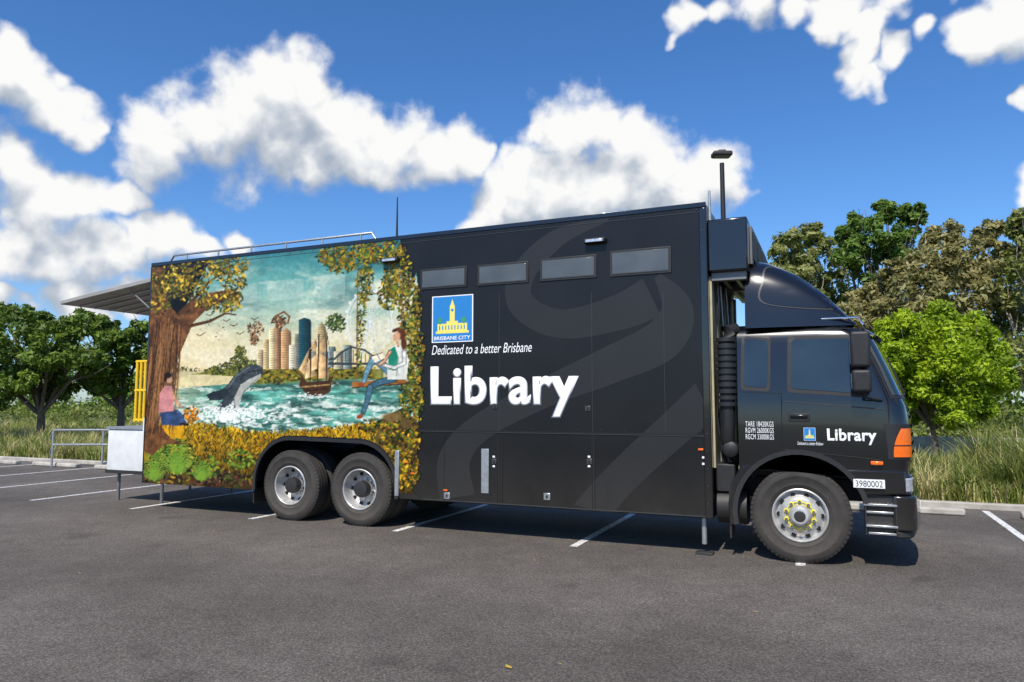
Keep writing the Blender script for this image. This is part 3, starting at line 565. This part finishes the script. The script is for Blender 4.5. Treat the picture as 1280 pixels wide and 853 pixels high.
def badge(x0,x1,z0,z1,y,cap=True):
    w=x1-x0;h=z1-z0
    def r(n,a,b,c,d,m,k): box(n,x0+a*w,x0+b*w,y-k,y-k+.001,z0+c*h,z0+d*h,M[m],T,bevel=0)
    r('badge_border',0,1,0,1,'white',.001); r('badge_field',.025,.975,.02,.98,'blue',.002)
    r('hall_base',.10,.90,.19,.24,'bldg',.003); r('hall_wing',.14,.86,.24,.40,'bldg',.003)
    r('hall_centre',.36,.64,.40,.45,'bldg',.003); r('hall_tower',.44,.56,.45,.78,'bldg',.003)
    prism('hall_spire',[(x0+.45*w,z0+.78*h),(x0+.55*w,z0+.78*h),(x0+.5*w,z0+.92*h)],y-.003,y-.002,M['bldg'],T)
    for i in range(9): r('hall_opening',.18+.075*i,.205+.075*i,.27,.36,'blue',.004)
    r('hall_clock',.47,.53,.66,.71,'blue',.004)
    for q in (.2,.78):
        prism('badge_palm',[(x0+(q+math.cos(a)*(.09 if i%2 else .035))*w,z0+(.47+math.sin(a)*(.09 if i%2 else .03))*h) for i,a in enumerate(np.linspace(0,6.283,15)[:-1])],y-.003,y-.002,M['bgreen'],T); r('palm_stem',q-.01,q+.01,.38,.47,'bgreen',.0035)
    if cap: textmesh('badge_caption','BRISBANE CITY',x0+.06*w,z0+.05*h,x0+.94*w,z0+.13*h,y-.004,M['white'],T,bold=.02)
bx0,bz0=B(540,429);bx1,_=B(591.5,429); badge(bx0,bx1,B(566,428)[1],B(566,369.5)[1],-.005)
textmesh('slogan_lettering','Dedicated to a better Brisbane',B(540,440)[0],B(600,442)[1],B(665,438)[0],B(600,430)[1],-.006,M['white'],T,shear=.28)
textmesh('library_lettering','Library',B(538,500)[0],B(712,523)[1],B(724,495)[0],B(560,458)[1],-.005,M['white'],T,bold=.045,space=1.08)
# front bulkhead, over-cab box
box('front_bulkhead',XF,XF+.03,.12,2.38,1.0,3.26,M['cream'],T); 
for y in (.5,1.1,1.7,2.2): box('bulkhead_rib',XF+.03,XF+.06,y,y+.05,1.0,3.26,M['galv'],T)
box('over_cab_box',XF+.004,-.52,.03,2.47,3.30,3.93,M['cabblack'],T,bevel=.02); box('over_cab_frame',-.518,-.49,.25,2.3,3.4,3.86,M['grey'],T); 
for y in (.3,.9,1.5,2.0): box('over_cab_louvre',-.489,-.475,y,y+.42,3.46,3.8,M['matt'],T)
box('box_underside_beam',XF+.03,-.55,.1,.2,3.2,3.298,M['grey'],T); box('box_underside_beam',XF+.03,-.55,1.0,1.1,3.2,3.298,M['grey'],T)
for x in (-.7,-.85): box('box_underside_rail',x,x+.05,.201,2.4,3.22,3.296,M['galv'],T)
# roof gear
tube('roof_mast',[(B(477,294)[0],.4,4.1),(B(477,294)[0],.4,4.85)],[.02,.008],M['matt'],T)
tube('roof_aerial',[(-.95,.1,3.9),(-.95,.1,4.3)],[.02,.015],M['galv'],T)
xa=-9.95;xb=B(460,300)[0]
tube('roof_rail',[(xa,.1,4.14),(xa+.1,.1,4.26),(xb,.1,4.26),(xb+.08,.1,4.14)],.018,M['galv'],T); 
for x in np.linspace(xa+.4,xb-.2,6): tube('roof_rail_post',[(x,.1,4.1),(x,.1,4.26)],.014,M['galv'],T)
box('roof_unit',-9.6,-7.2,.5,2.1,4.13,4.22,M['whitep'],T); box('roof_unit',-6.6,-5.3,.5,2.1,4.13,4.20,M['whitep'],T)
# rear awning (raised rear door), platform, gate
v=[(XR,.0,3.82),(XR,2.5,3.82),(-12.6,2.5,3.56),(-12.6,0,3.56)]; v2=[(a,b,c+.07) for a,b,c in v]; v2[0]=(XR,0,3.90);v2[1]=(XR,2.5,3.90)
obj('rear_awning',v+v2,[(0,1,2,3),(7,6,5,4),(0,3,7,4),(1,5,6,2),(2,6,7,3)],M['awn'],T,bevel=.01)
for y in (.3,.6,.9,1.2,1.5,1.8,2.1): tube('awning_rib',[(XR,y+.02,3.80),(-12.5,y+.02,3.555)],.016,M['galv'],T,6)
tube('awning_strut',[(XR,.1,3.3),(-10.9,.12,3.72)],.014,M['grey'],T,6)
tube('awning_strut',[(XR,2.4,3.3),(-10.9,2.38,3.72)],.014,M['grey'],T,6)
box('rear_platform',-11.75,XR-.01,.45,2.3,.50,1.28,M['whitep'],T,bevel=.02); box('platform_deck',-11.78,XR-.01,.43,2.32,1.283,1.33,M['galv'],T); box('platform_skirt',-11.77,-10.4,.44,.449,.50,.56,M['matt'],T)
box('platform_side_panel',-10.8,-10.3,.40,.449,1.0,1.50,M['whitep'],T)
for i in range(8):
    x=-11.12+i*.105; tube('gate_bar',[(x,.5,1.42),(x,.5,2.52)],.028,M['yellow'],T,8)
for z in (1.45,1.98,2.5): tube('gate_rail',[(-11.15,.5,z),(-10.3,.5,z)],.028,M['yellow'],T,8)
for y in (.6,2.2): 
    for i in range(2): tube('platform_leg',[(-11.6+i*1.1,y,.0),(-11.6+i*1.1,y,.5)],.03,M['grey'],T,8)
# chassis
for y in (.75,1.6): box('chassis_rail',-9.9,.9,y,y+.09,.62,.86,M['matt'],T)
for x in (-7.16,-5.90,-.05): tube('axle',[(x,.2,.52),(x,2.3,.52)],.09,M['matt'],T,12)
tube('fuel_tank',[(-.95,.3,.55),(-.62,.3,.55)],.2,M['matt'],T,16); box('mud_flap',-.80,-.78,.03,.35,.22,.75,M['matt'],T)
box('battery_box',-.96,-.74,.15,.5,.72,1.05,M['matt'],T,bevel=.02)
tube('stabiliser_leg',[(-1.1,.12,.12),(-1.1,.12,.45)],.03,M['galv'],T,10); box('stabiliser_foot',-1.2,-1.0,.05,.2,.005,.03,M['matt'],T)
box('rear_mudflap',-7.90,-7.88,.05,.55,.22,.6,M['matt'],T); 
tube('intake_snorkel',[(-.80,.12,1.95),(-.80,.12,2.45),(-.78,.14,2.6),(-.70,.22,2.62)],[.10,.10,.09,.08],M['matt'],T,16)
gs=[]
for i in range(11):
    z=1.72+i*.075; gs.append(tubegeo([(-.80,.12,z),(-.80,.12,z+.045)],.118,16))
v,f=merge(gs); obj('snorkel_ribs',v,f,M['matt'],T,smooth=True)
tube('intake_duct',[(-.80,.12,1.95),(-.80,.12,1.5),(-.82,.14,1.35),(-.78,.2,1.2),(-.72,.35,1.1)],[.09,.08,.085,.09,.09],M['matt'],T,16)
v,f=lathe([(0,-.02),(.06,-.02),(.09,0),(.10,.05),(.09,.16)],(-.78,.08,1.22),24); obj('air_cleaner_cap',v,f,M['matt'],T,smooth=True)
for i,(x,y) in enumerate(((-.93,.3),(-.9,.5),(-.86,.7))): tube('service_hose',[(x,y,3.2),(x+.03,y+.05,2.4),(x-.02,y,1.6),(x+.05,y,1.0)],.014,M['galv' if i else 'matt'],T,8)
# ---------------- wheels
def wheel(x,front,far=False):
    tp=[(.285,.05),(.292,.02),(.31,.008),(.33,.003),(.335,-.001),(.345,.001),(.36,.0),(.42,-.004),(.425,-.007),(.435,-.004),(.465,.004),(.495,.02),(.515,.035),(.523,.05),(.523,.075),(.512,.078),(.512,.088),(.523,.092),(.524,.14),(.512,.143),(.512,.153),(.524,.157),(.523,.21),(.512,.213),(.512,.223),(.523,.227),(.52,.25),(.50,.275),(.45,.29),(.36,.29),(.29,.26)]
    flip=(lambda pr:[(r,2.5-y) for r,y in pr]) if far else (lambda pr:pr)
    yo=.015 if not far else -.015
    c=(x,yo,.523)
    v,f=lathe(flip(tp),c,72); obj('tyre',v,f,M['rubber'],T,smooth=True,ang=50)
    gl=[]
    for k in range(60):
        a=2*math.pi*k/60; r0,r1=.488,.524; da=.032
        yy=(.012,.05) if not far else (2.5-.05,2.5-.012)
        pts=[]
        for (r,aa,y) in ((r0,a-da,yy[0]+.004),(r0,a+da,yy[0]+.004),(r1,a+da,yy[1]-.01),(r1,a-da,yy[1]-.01)): pts.append((c[0]+r*math.cos(aa),c[1]+y-.006 if not far else c[1]+y+.006,c[2]+r*math.sin(aa)))
        gl.append((pts,[(0,1,2,3)]))
    v,f=merge(gl); obj('tyre_shoulder_lugs',v,f,M['rubber'],T)
    if not front:
        v,f=lathe(flip([(r,y+.32) for r,y in tp]),c,48); obj('inner_tyre',v,f,M['rubber'],T,smooth=True,ang=50)
    if front:
        rp=[(.292,.03),(.292,.008),(.280,.002),(.270,.012),(.262,.05),(.252,.075),(.238,.07),(.205,.035),(.185,.015),(.175,.010),(.118,.008),(.116,-.02),(.10,-.05),(.085,-.062),(.05,-.066),(.0,-.066)]
    else:
        rp=[(.292,.03),(.292,.008),(.280,.002),(.270,.012),(.262,.06),(.245,.13),(.235,.15),(.205,.165),(.19,.185),(.12,.185),(.115,.05),(.105,.03),(.06,.022),(.0,.022)]
    v,f=lathe(flip(rp),c,56); o=obj('rim',v,f,M['steelw'],T,smooth=True,ang=30)
    if not front:
        v,f=lathe(flip([(.118,.18),(.118,.05),(.108,.026),(.06,.016),(0,.016)]),c,40); obj('hub',v,f,M['matt'],T,smooth=True,ang=30)
    yn=.010 if front else .185
    gs=[];gh=[];gy=[]
    def P(rr,aa,y): return (c[0]+rr*math.cos(aa),c[1]+(y if not far else 2.5-y),c[2]+rr*math.sin(aa))
    for k in range(10):
        a=2*math.pi*(k+.5)/10; r=.148
        gs.append(tubegeo([P(r,a,yn+.01),P(r,a,yn-.035)],.018,8))
        if front: 
            gy.append(tubegeo([P(r,a,yn-.002),P(r,a,yn-.012)],.026,10)); gy.append(tubegeo([P(r,a,yn-.008),P(r,a+.31,yn-.008),P(r,a+.628,yn-.008)],.006,6))
        a2=2*math.pi*k/10; rh=.222; yh=.052 if front else .150
        gh.append(tubegeo([P(rh,a2,yh+.012),P(rh,a2,yh-.008)],[.026,.026],14))
    v,f=merge(gs); obj('wheel_nuts',v,f,M['chrome'],T,smooth=True,ang=30)
    v,f=merge(gh); obj('hand_holes',v,f,M['seam'],T,smooth=True,ang=30)
    if gy: v,f=merge(gy); obj('nut_indicators',v,f,M['nutyel'],T,smooth=True,ang=30)
    if front:
        v,f=lathe(flip([(.06,-.067),(.05,-.075),(0,-.077)]),c,20); obj('hub_cap',v,f,M['matt'],T,smooth=True)
        v,f=lathe(flip([(.118,.006),(.122,-.004),(.118,-.016)]),c,40); obj('hub_ring',v,f,M['nutyel'],T,smooth=True)
    v,f=lathe(flip([(.29,.27),(0.0,.27)]),c,24); obj('wheel_back',v,f,M['seam'],T)
wheel(-.05,True); wheel(-5.90,False); wheel(-7.16,False)
wheel(-.05,True,True); wheel(-5.90,False,True); wheel(-7.16,False,True)
# ---------------- cab
lev=[(1.00,1.13,.05,.16),(1.2,1.155,.045,.18),(1.5,1.155,.045,.2),(1.72,1.13,.05,.22),(1.80,1.10,.055,.22),(2.1,.99,.085,.22),(2.4,.87,.12,.22),(2.5,.82,.135,.22),(2.58,.72,.165,.24),(2.64,.58,.22,.26),(2.67,.42,.32,.28),(2.675,.2,.5,.28)]
LZ=[l[0] for l in lev]
def li(z,k): return float(np.interp(z,LZ,[l[k] for l in lev]))
XB=-.68
def cab(s,z,off=0):
    xf,ins_,R=li(z,1),li(z,2),li(z,3); y0=ins_;y1=2.5-ins_; xe=xf-.09; xs=xe-R; hf=(y1-y0)/2-R
    if s<=1: return (XB+(xs-XB)*s,y0-off,z)
    if s<=2: a=math.radians(-90+90*(s-1)); return (xs+(R+off)*math.cos(a),y0+R+(R+off)*math.sin(a),z)
    if s<=3:
        t=(s-2)*2-1; return (xe+.09*(1-t*t)+off,1.25+t*hf,z)
    if s<=4: a=math.radians(90*(s-3)); return (xs+(R+off)*math.cos(a),y1-R+(R+off)*math.sin(a),z)
    return (xs+(XB-xs)*(s-4),y1+off,z)
ss=list(np.linspace(0,1,5))+list(np.linspace(1,2,9))[1:]+list(np.linspace(2,3,11))[1:]+list(np.linspace(3,4,9))[1:]+list(np.linspace(4,5,5))[1:]
zz=sorted(set(LZ+[1.35,1.6,1.95,2.25,2.54,2.61,2.655]))
v=[cab(s,z) for z in zz for s in ss]; n=len(ss); f=[]
for i in range(len(zz)-1):
    for k in range(n-1): f.append((i*n+k,i*n+k+1,(i+1)*n+k+1,(i+1)*n+k))
    f.append((i*n+n-1,i*n,(i+1)*n,(i+1)*n+n-1))
f.append(tuple((len(zz)-1)*n+k for k in range(n))); f.append(tuple(range(n))[::-1])
obj('cab_shell',v,f,M['cabblack'],T,smooth=True,ang=40)
def patch(name,s0,s1,z0,z1,off,m,ns=24,nz=8):
    v=[cab(s0+(s1-s0)*i/ns,z0+(z1-z0)*k/nz,off) for k in range(nz+1) for i in range(ns+1)]; f=[(k*(ns+1)+i,k*(ns+1)+i+1,(k+1)*(ns+1)+i+1,(k+1)*(ns+1)+i) for k in range(nz) for i in range(ns)]
    return obj(name,v,f,m,T,smooth=True,ang=60)
patch('windscreen_seal',1.28,3.72,1.80,2.51,.004,M['matt'],40); patch('windscreen',1.36,3.64,1.84,2.48,.008,M['glass'],40)
patch('indicator_surround',.97,1.80,1.16,1.53,.008,M['matt'],8,4)
v=[];f=[]
for k in range(7):
    z=1.185+.05*k; 
    for i in range(9): 
        s0=1.02+.30*(k/6)**2; v.append(cab(s0+(1.74-s0)*i/8,z,.020))
for k in range(6):
    for i in range(8): a=k*9+i; f.append((a,a+1,a+10,a+9))
obj('indicator_lamp',v,f,M['orange'],T,smooth=True)
v=[];f=[]
for k,z in enumerate((1.30,1.312)):
    for i in range(9): v.append(cab(1.05+.68*i/8,z,.0225))
for i in range(8): f.append((i,i+1,i+10,i+9))
obj('indicator_rib',v,f,M['matt'],T)
for z in (1.08,1.18,1.28,1.38,1.48,1.58,1.66): patch('grille_bar',2.12,2.88,z,z+.04,.012,M['chrome' if z in(1.08,1.66) else 'matt'],16,1)
for s0 in (2.2,2.55): 
    a=cab(s0,1.84,.02);b=cab(s0+.22,2.3,.03); tube('wiper',[a,b],.009,M['matt'],T,6)
def sidepoly(name,pts,off,m,parent=T,rim=None):
    A=sum(pts[i][0]*pts[(i+1)%len(pts)][1]-pts[(i+1)%len(pts)][0]*pts[i][1] for i in range(len(pts)))
    if A<0: pts=pts[::-1]
    q=[]
    for i in range(len(pts)):
        p=np.array(pts[i]);a=np.array(pts[i-1]);b=np.array(pts[(i+1)%len(pts)]); ra=min(.05,np.linalg.norm(a-p)/2.2,np.linalg.norm(b-p)/2.2)
        p0=p+(a-p)/np.linalg.norm(a-p)*ra;p1=p+(b-p)/np.linalg.norm(b-p)*ra
        for t in (0,.25,.5,.75,1): q.append((1-t)**2*p0+2*t*(1-t)*p+t*t*p1)
    v=[(x,li(z,2)-off,z) for x,z in q]; v+=[(x,li(z,2)+.002,z) for x,z in q]; k=len(q)
    f=[tuple(range(k))]+[(i,i+k,(i+1)%k+k,(i+1)%k) for i in range(k)]
    obj(name,v,f,m,parent)
def Bc(px,py): return B(px,py,.09)
sidepoly('door_window_seal',[Bc(984,420),Bc(1066,418),Bc(1084,497),Bc(984,491)],.004,M['matt']); sidepoly('door_window',[Bc(989,424),Bc(1062,423),Bc(1077,492),Bc(989,486)],.008,M['glass'])
sidepoly('quarter_window_seal',[Bc(926,420),Bc(963,420),Bc(963,490),Bc(926,488)],.004,M['matt']); sidepoly('quarter_window',[Bc(930,425),Bc(959,425),Bc(959,485),Bc(930,483)],.008,M['glass'])
def cseam(pts,w=.007,m='seam'):
    for i in range(len(pts)-1):
        a=Bc(*pts[i]);b=Bc(*pts[i+1]); tube('door_seam',[(a[0],li(a[1],2)+.001,a[1]),(b[0],li(b[1],2)+.001,b[1])],w,M[m],T,6)
cseam([(976,412),(977,500),(978,562)]); cseam([(978,562),(1100,575)]); cseam([(976,412),(1072,410)]); cseam([(1072,410),(1110,500),(1112,570)]); cseam([(924,490),(976,492)],.004); cseam([(980,502),(1106,512)],.006,'edge')
x,z=Bc(999,522); box('door_handle_recess',x-.11,x+.11,.03,.044,z-.045,z+.045,M['matt'],T,bevel=.012); box('door_handle',x-.09,x+.09,.005,.032,z+.005,z+.03,M['cabblack'],T,bevel=.008)
y=.045
b0=B(1005,551,y);b1=B(1019,535,y); badge(b0[0],b1[0],b0[1],b1[1],.043,False)
textmesh('door_lettering','Library',B(1034,550,y)[0],B(1090,557,y)[1],B(1096,550,y)[0],B(1040,536,y)[1],.038,M['white'],T,bold=.04,space=1.08)
textmesh('door_slogan','Dedicated to a better Brisbane',B(997,556,y)[0],B(1010,556.5,y)[1],B(1029,556,y)[0],B(1010,552.5,y)[1],.038,M['white'],T,shear=.25)
for i,s in enumerate(('TARE 18420KGS','RGVM 26000KGS','RGCM 33000KGS')):
    textmesh('weight_lettering',s,B(932,532,y)[0],B(950,533.5+i*8,y)[1],B(967,532,y)[0],B(950,527+i*8,y)[1],.038,M['white'],T,space=1.12)
# lower cab: fender, steps, bumper
AR=.665; wc=(-.05,.53)
fen=[(-.80,.36),(-.81,.62),(-.77,.85),(-.66,1.04),(.99,1.04),(.99,.80),(.62,.78)]+arcpts(wc[0],wc[1],AR,16,192,22)
prism('front_fender',fen,.02,.5,M['cabblack'],T,bevel=.015); 
prism('front_fender',[(p[0],p[1]) for p in fen],2.0,2.48,M['cabblack'],T,bevel=.015)
ao2=arcpts(wc[0],wc[1],AR+.045,14,192,22); ai2=arcpts(wc[0],wc[1],AR-.008,14,192,22); n=len(ai2)
v=[(p[0],-.008,p[1]) for p in ao2]+[(p[0],-.008,p[1]) for p in ai2]+[(p[0],.03,p[1]) for p in ao2]+[(p[0],.45,p[1]) for p in ai2]; f=[]
for i in range(n-1): f+=[(i,i+1,i+1+n,i+n),(i,i+2*n,i+1+2*n,i+1),(i+n,i+1+n,i+1+3*n,i+3*n)]
obj('front_arch_lip',v,f,M['matt'],T,smooth=True)
box('cab_floor',-.6,.95,.5,2.0,.9,1.03,M['matt'],T)
def bump(name,z0,z1,xf,m,inset=.03,xb=.90,R=.16):
    ps=[(xb,inset)]+[(xf-.1-R+R*math.cos(math.radians(a)),inset+R+R*math.sin(math.radians(a))) for a in range(-90,1,15)]
    for t in np.linspace(-1,1,13)[1:-1]: ps.append((xf-.1+.1*(1-t*t),1.25+t*(1.22-R)))
    ps+=[(xf-.1-R+R*math.cos(math.radians(a)),2.5-inset-R+R*math.sin(math.radians(a))) for a in range(0,91,15)]+[(xb,2.5-inset)]
    k=len(ps); v=[(x,y,z0) for x,y in ps]+[(x,y,z1) for x,y in ps]; f=[(i,(i+1)%k,(i+1)%k+k,i+k) for i in range(k)]+[tuple(range(k))[::-1],tuple(range(k,2*k))]
    obj(name,v,f,m,T,bevel=.02,seg=3)
bump('bumper',.42,.78,1.20,M['cabblack'],.02,.86); bump('bumper_upper',.782,1.0,1.16,M['cabblack'],.035,.9); bump('bumper_lower_lip',.34,.418,1.16,M['matt'],.04,.88)
def hl(sign):
    v=[];f=[];R=.17;xc=1.06-.16;yc=.035+.16
    for z,o in ((.815,.0),(.83,.012),(.95,.012),(.965,.0)):
        for a in range(-70,1,10): 
            x=xc+(R-.01+o)*math.cos(math.radians(a)); y=yc+(R-.01+o)*math.sin(math.radians(a)); v.append((x,y if sign<0 else 2.5-y,z))
        for yy in (.30,.42): x=1.06+o+.02*(yy-.2)*5*.5; v.append((x+.015,yy if sign<0 else 2.5-yy,z))
    n=10
    for i in range(3):
        for k in range(n-1): f.append((i*n+k,i*n+k+1,(i+1)*n+k+1,(i+1)*n+k))
    obj('headlight',v,f,M['lens'],T,smooth=True)
hl(-1);hl(1)
box('front_number_plate',1.201,1.21,1.05,1.45,.52,.63,M['white'],T)
x,z=B(1096,579,.03); box('side_repeater',x-.06,x+.06,.0,.03,z-.02,z+.02,M['orange'],T,bevel=.008)
box('step_well',.60,.87,.06,.4,.36,.78,M['matt'],T)
for z0,x0,x1 in ((.68,.58,.90),(.60,.60,.88),(.46,.60,.90),(.38,.62,.90)): box('cab_step_tread',x0,x1,.0 if z0 in(.68,.46) else .03,.2,z0-.012,z0+.012,M['silver'],T,bevel=.004)
for x in (.60,.89): box('cab_step_side',x-.008,x+.008,.01,.2,.36,.76,M['matt'],T)
for i in range(7): box('step_grip',.62+i*.038,.63+i*.038,-.002,.19,.692,.70,M['galv'],T,bevel=0)
a=B(1067,609.5,-.015);b=B(1106,600.5,-.015); box('fleet_number_plate',a[0],b[0],-.016,.018,a[1],b[1],M['white'],T,bevel=0)
textmesh('fleet_number','3980002',a[0]+.02,a[1]+.012,b[0]-.02,b[1]-.012,-.0175,M['seam'],T)
# mirrors
def mirror(px0,py0,px1,py1,y0,y1):
    a=B(px0,py1,(y0+y1)/2);b=B(px1,py0,(y0+y1)/2); box('mirror_housing',a[0],b[0],y0,y1,a[1],b[1],M['matt'],T,bevel=.035,seg=4); box('mirror_glass',a[0]-.003,a[0]+.002,y0+.03,y1-.03,a[1]+.04,b[1]-.04,M['chrome'],T)
mirror(1063,414,1087,460,-.22,-.02); mirror(1065,462,1089,491,-.2,-.02)
p=B(1080,408,-.12);q=B(1082,495,-.1)
tube('mirror_arm',[(.66,.12,2.55),(p[0],-.08,p[1]+.01),(p[0]+.02,-.12,p[1]-.1),(q[0],-.1,q[1]-.02),(.80,.06,q[1]-.05)],.018,M['matt'],T,8)
box('mirror_housing',.70,.85,2.52,2.72,2.1,2.55,M['cabblack'],T,bevel=.03); tube('mirror_arm',[(.66,2.38,2.55),(.78,2.6,2.6),(.8,2.62,1.9),(.8,2.44,1.8)],.018,M['matt'],T,8)
patch('sun_visor',1.2,3.8,2.50,2.57,.07,M['cabblack'],36,2)
tube('roof_grab_rail',[(.05,.2,2.70),(.60,.18,2.70),(.66,.2,2.62)],.014,M['chrome'],T,8)
# roof fairing
st=[(-.58,3.46),(-.50,3.50),(-.35,3.46),(-.18,3.38),(0.0,3.27),(.16,3.14),(.30,3.01),(.42,2.87),(.52,2.74),(.58,2.66)]
v=[];f=[];nn=22
for x,h in st:
    t=(x+.58)/1.16; ins_=.10+.14*t*t; hh=h-2.62; hw=1.25-ins_
    for k in range(nn+1):
        a=math.pi*k/nn; cx_=-math.cos(a); sx_=math.sin(a); e=.30
        yy=math.copysign(abs(cx_)**e,cx_) if abs(cx_)>1e-6 else 0; zz_=abs(sx_)**.42
        taper=1-.10*zz_*hh
        v.append((x,1.25+hw*yy*taper,2.62+hh*zz_))
for i in range(len(st)-1):
    for k in range(nn): a=i*(nn+1)+k; f.append((a,a+nn+1,a+nn+2,a+1))
obj('roof_fairing',v,f,M['cabblack'],T,smooth=True,ang=60)
fa=[B(957,330,.14),B(985,336,.14),B(1015,352,.14),B(1038,372,.14),B(1050,386,.14),B(955,380,.14),B(952,350,.14)]
def fy(x,z):
    h=np.interp(x,[s[0] for s in st],[s[1] for s in st]); t=(x+.58)/1.16; hw=1.25-(.10+.14*t*t); hh=h-2.62; s=min(1,max(0.001,(z-2.62)/hh))**(1/.42); cx_=math.sqrt(max(0,1-s*s)); return 1.25-hw*cx_**.30*(1-.10*s**.42*hh)
def fpatch(name,off,sc,m):
    cxm_=np.mean([p[0] for p in fa]);czm_=np.mean([p[1] for p in fa]); v=[];f=[]
    pts=[np.array([cxm_+(p[0]-cxm_)*sc,czm_+(p[1]-czm_)*sc]) for p in fa]; dense=[]
    for i in range(len(pts)):
        for t in np.linspace(0,1,7)[:-1]:
            p0,p1,p2,p3=pts[i-1],pts[i],pts[(i+1)%len(pts)],pts[(i+2)%len(pts)]; dense.append(.5*((2*p1)+(-p0+p2)*t+(2*p0-5*p1+4*p2-p3)*t*t+(-p0+3*p1-3*p2+p3)*t**3))
    c=np.array([cxm_,czm_]); K=len(dense); v.append((c[0],fy(*c)-off,c[1]))
    for r in (.25,.5,.75,1):
        for d in dense: p=c+(d-c)*r; v.append((p[0],fy(*p)-off,p[1]))
    for i in range(K): f.append((0,1+i,1+(i+1)%K))
    for r in range(3):
        for i in range(K): f.append((1+r*K+i,1+(r+1)*K+i,1+(r+1)*K+(i+1)%K,1+r*K+(i+1)%K))
    obj(name,v,f,m,T,smooth=True,ang=80)
fpatch('fairing_side_rim',.006,1.0,M['edge']); fpatch('fairing_side_panel',.010,.94,M['cabblack'])
# ================================================================== STREET FURNITURE
LP=empty('street_lamp'); lx,ly,_=D3(910,500,22); 
tube('pole',[(lx,ly,0),(lx,ly,9.25)],[.10,.07],M['matt'],LP,12); ht=D3(910,194,22)[2]
tube('pole_base',[(lx,ly,0),(lx,ly,.3)],.16,M['grey'],LP,12)
def orient(o): o.location=(lx,ly,ht); o.rotation_euler=(0,0,math.radians(24))
o=box('luminaire',-.30,.30,-.2,.2,-.06,.09,M['matt'],LP,bevel=.05,seg=3); orient(o)
o=box('luminaire_top',-.12,.12,-.1,.1,.09,.16,M['grey'],LP,bevel=.03); orient(o)
o=box('luminaire_lens',-.24,.24,-.15,.15,-.07,-.061,M['grey'],LP); orient(o)
HR=empty('handrail')
p0=D3(62,575,20);p1=D3(125,568,20)
for z in (1.02,.62): tube('rail',[(p0[0],p0[1],z-.25),(p0[0]+.1,p0[1],z),(p1[0],p1[1],z),(p1[0]+3,p1[1],z)],.03,M['galv'],HR,8)
for p in (p0,p1): tube('post',[(p[0]+.1,p[1],0),(p[0]+.1,p[1],1.0)],.03,M['galv'],HR,8)
v=[];f=[]
def gp(px,py):
    d=ray(px,py); t=-CAM[2]/d[2]; return CAM[0]+t*d[0],CAM[1]+t*d[1]
for (x,y,s) in [(*gp(636,836),.05),(*gp(700,832),.012)]+[(random.uniform(-12,4),random.uniform(-5,5),random.uniform(.01,.03)) for _ in range(40)]:
    a=random.uniform(0,6.28); o=len(v)
    for r,t in ((1,0),(.4,1.3),(.9,3.14),(.4,4.6)): v.append((x+s*r*math.cos(a+t),y+s*r*math.sin(a+t),.012+.006*random.random()))
    f.append((o,o+1,o+2,o+3))
obj('fallen_leaves',v,f,mat('dry_leaf',(.5,.33,.05),.7))
# ================================================================== CAMERA
cam=bpy.data.cameras.new('camera'); cam.sensor_width=36; cam.lens=F/1280*36; cam.clip_end=3000; cam.clip_start=.05
co=bpy.data.objects.new('camera',cam); scene.collection.objects.link(co); co.location=CAM; co.rotation_euler=(math.pi/2+PIT,0,YAW-math.pi/2); scene.camera=co
scene.view_settings.view_transform='Standard'; scene.view_settings.look='None'; scene.view_settings.exposure=0; scene.view_settings.gamma=1
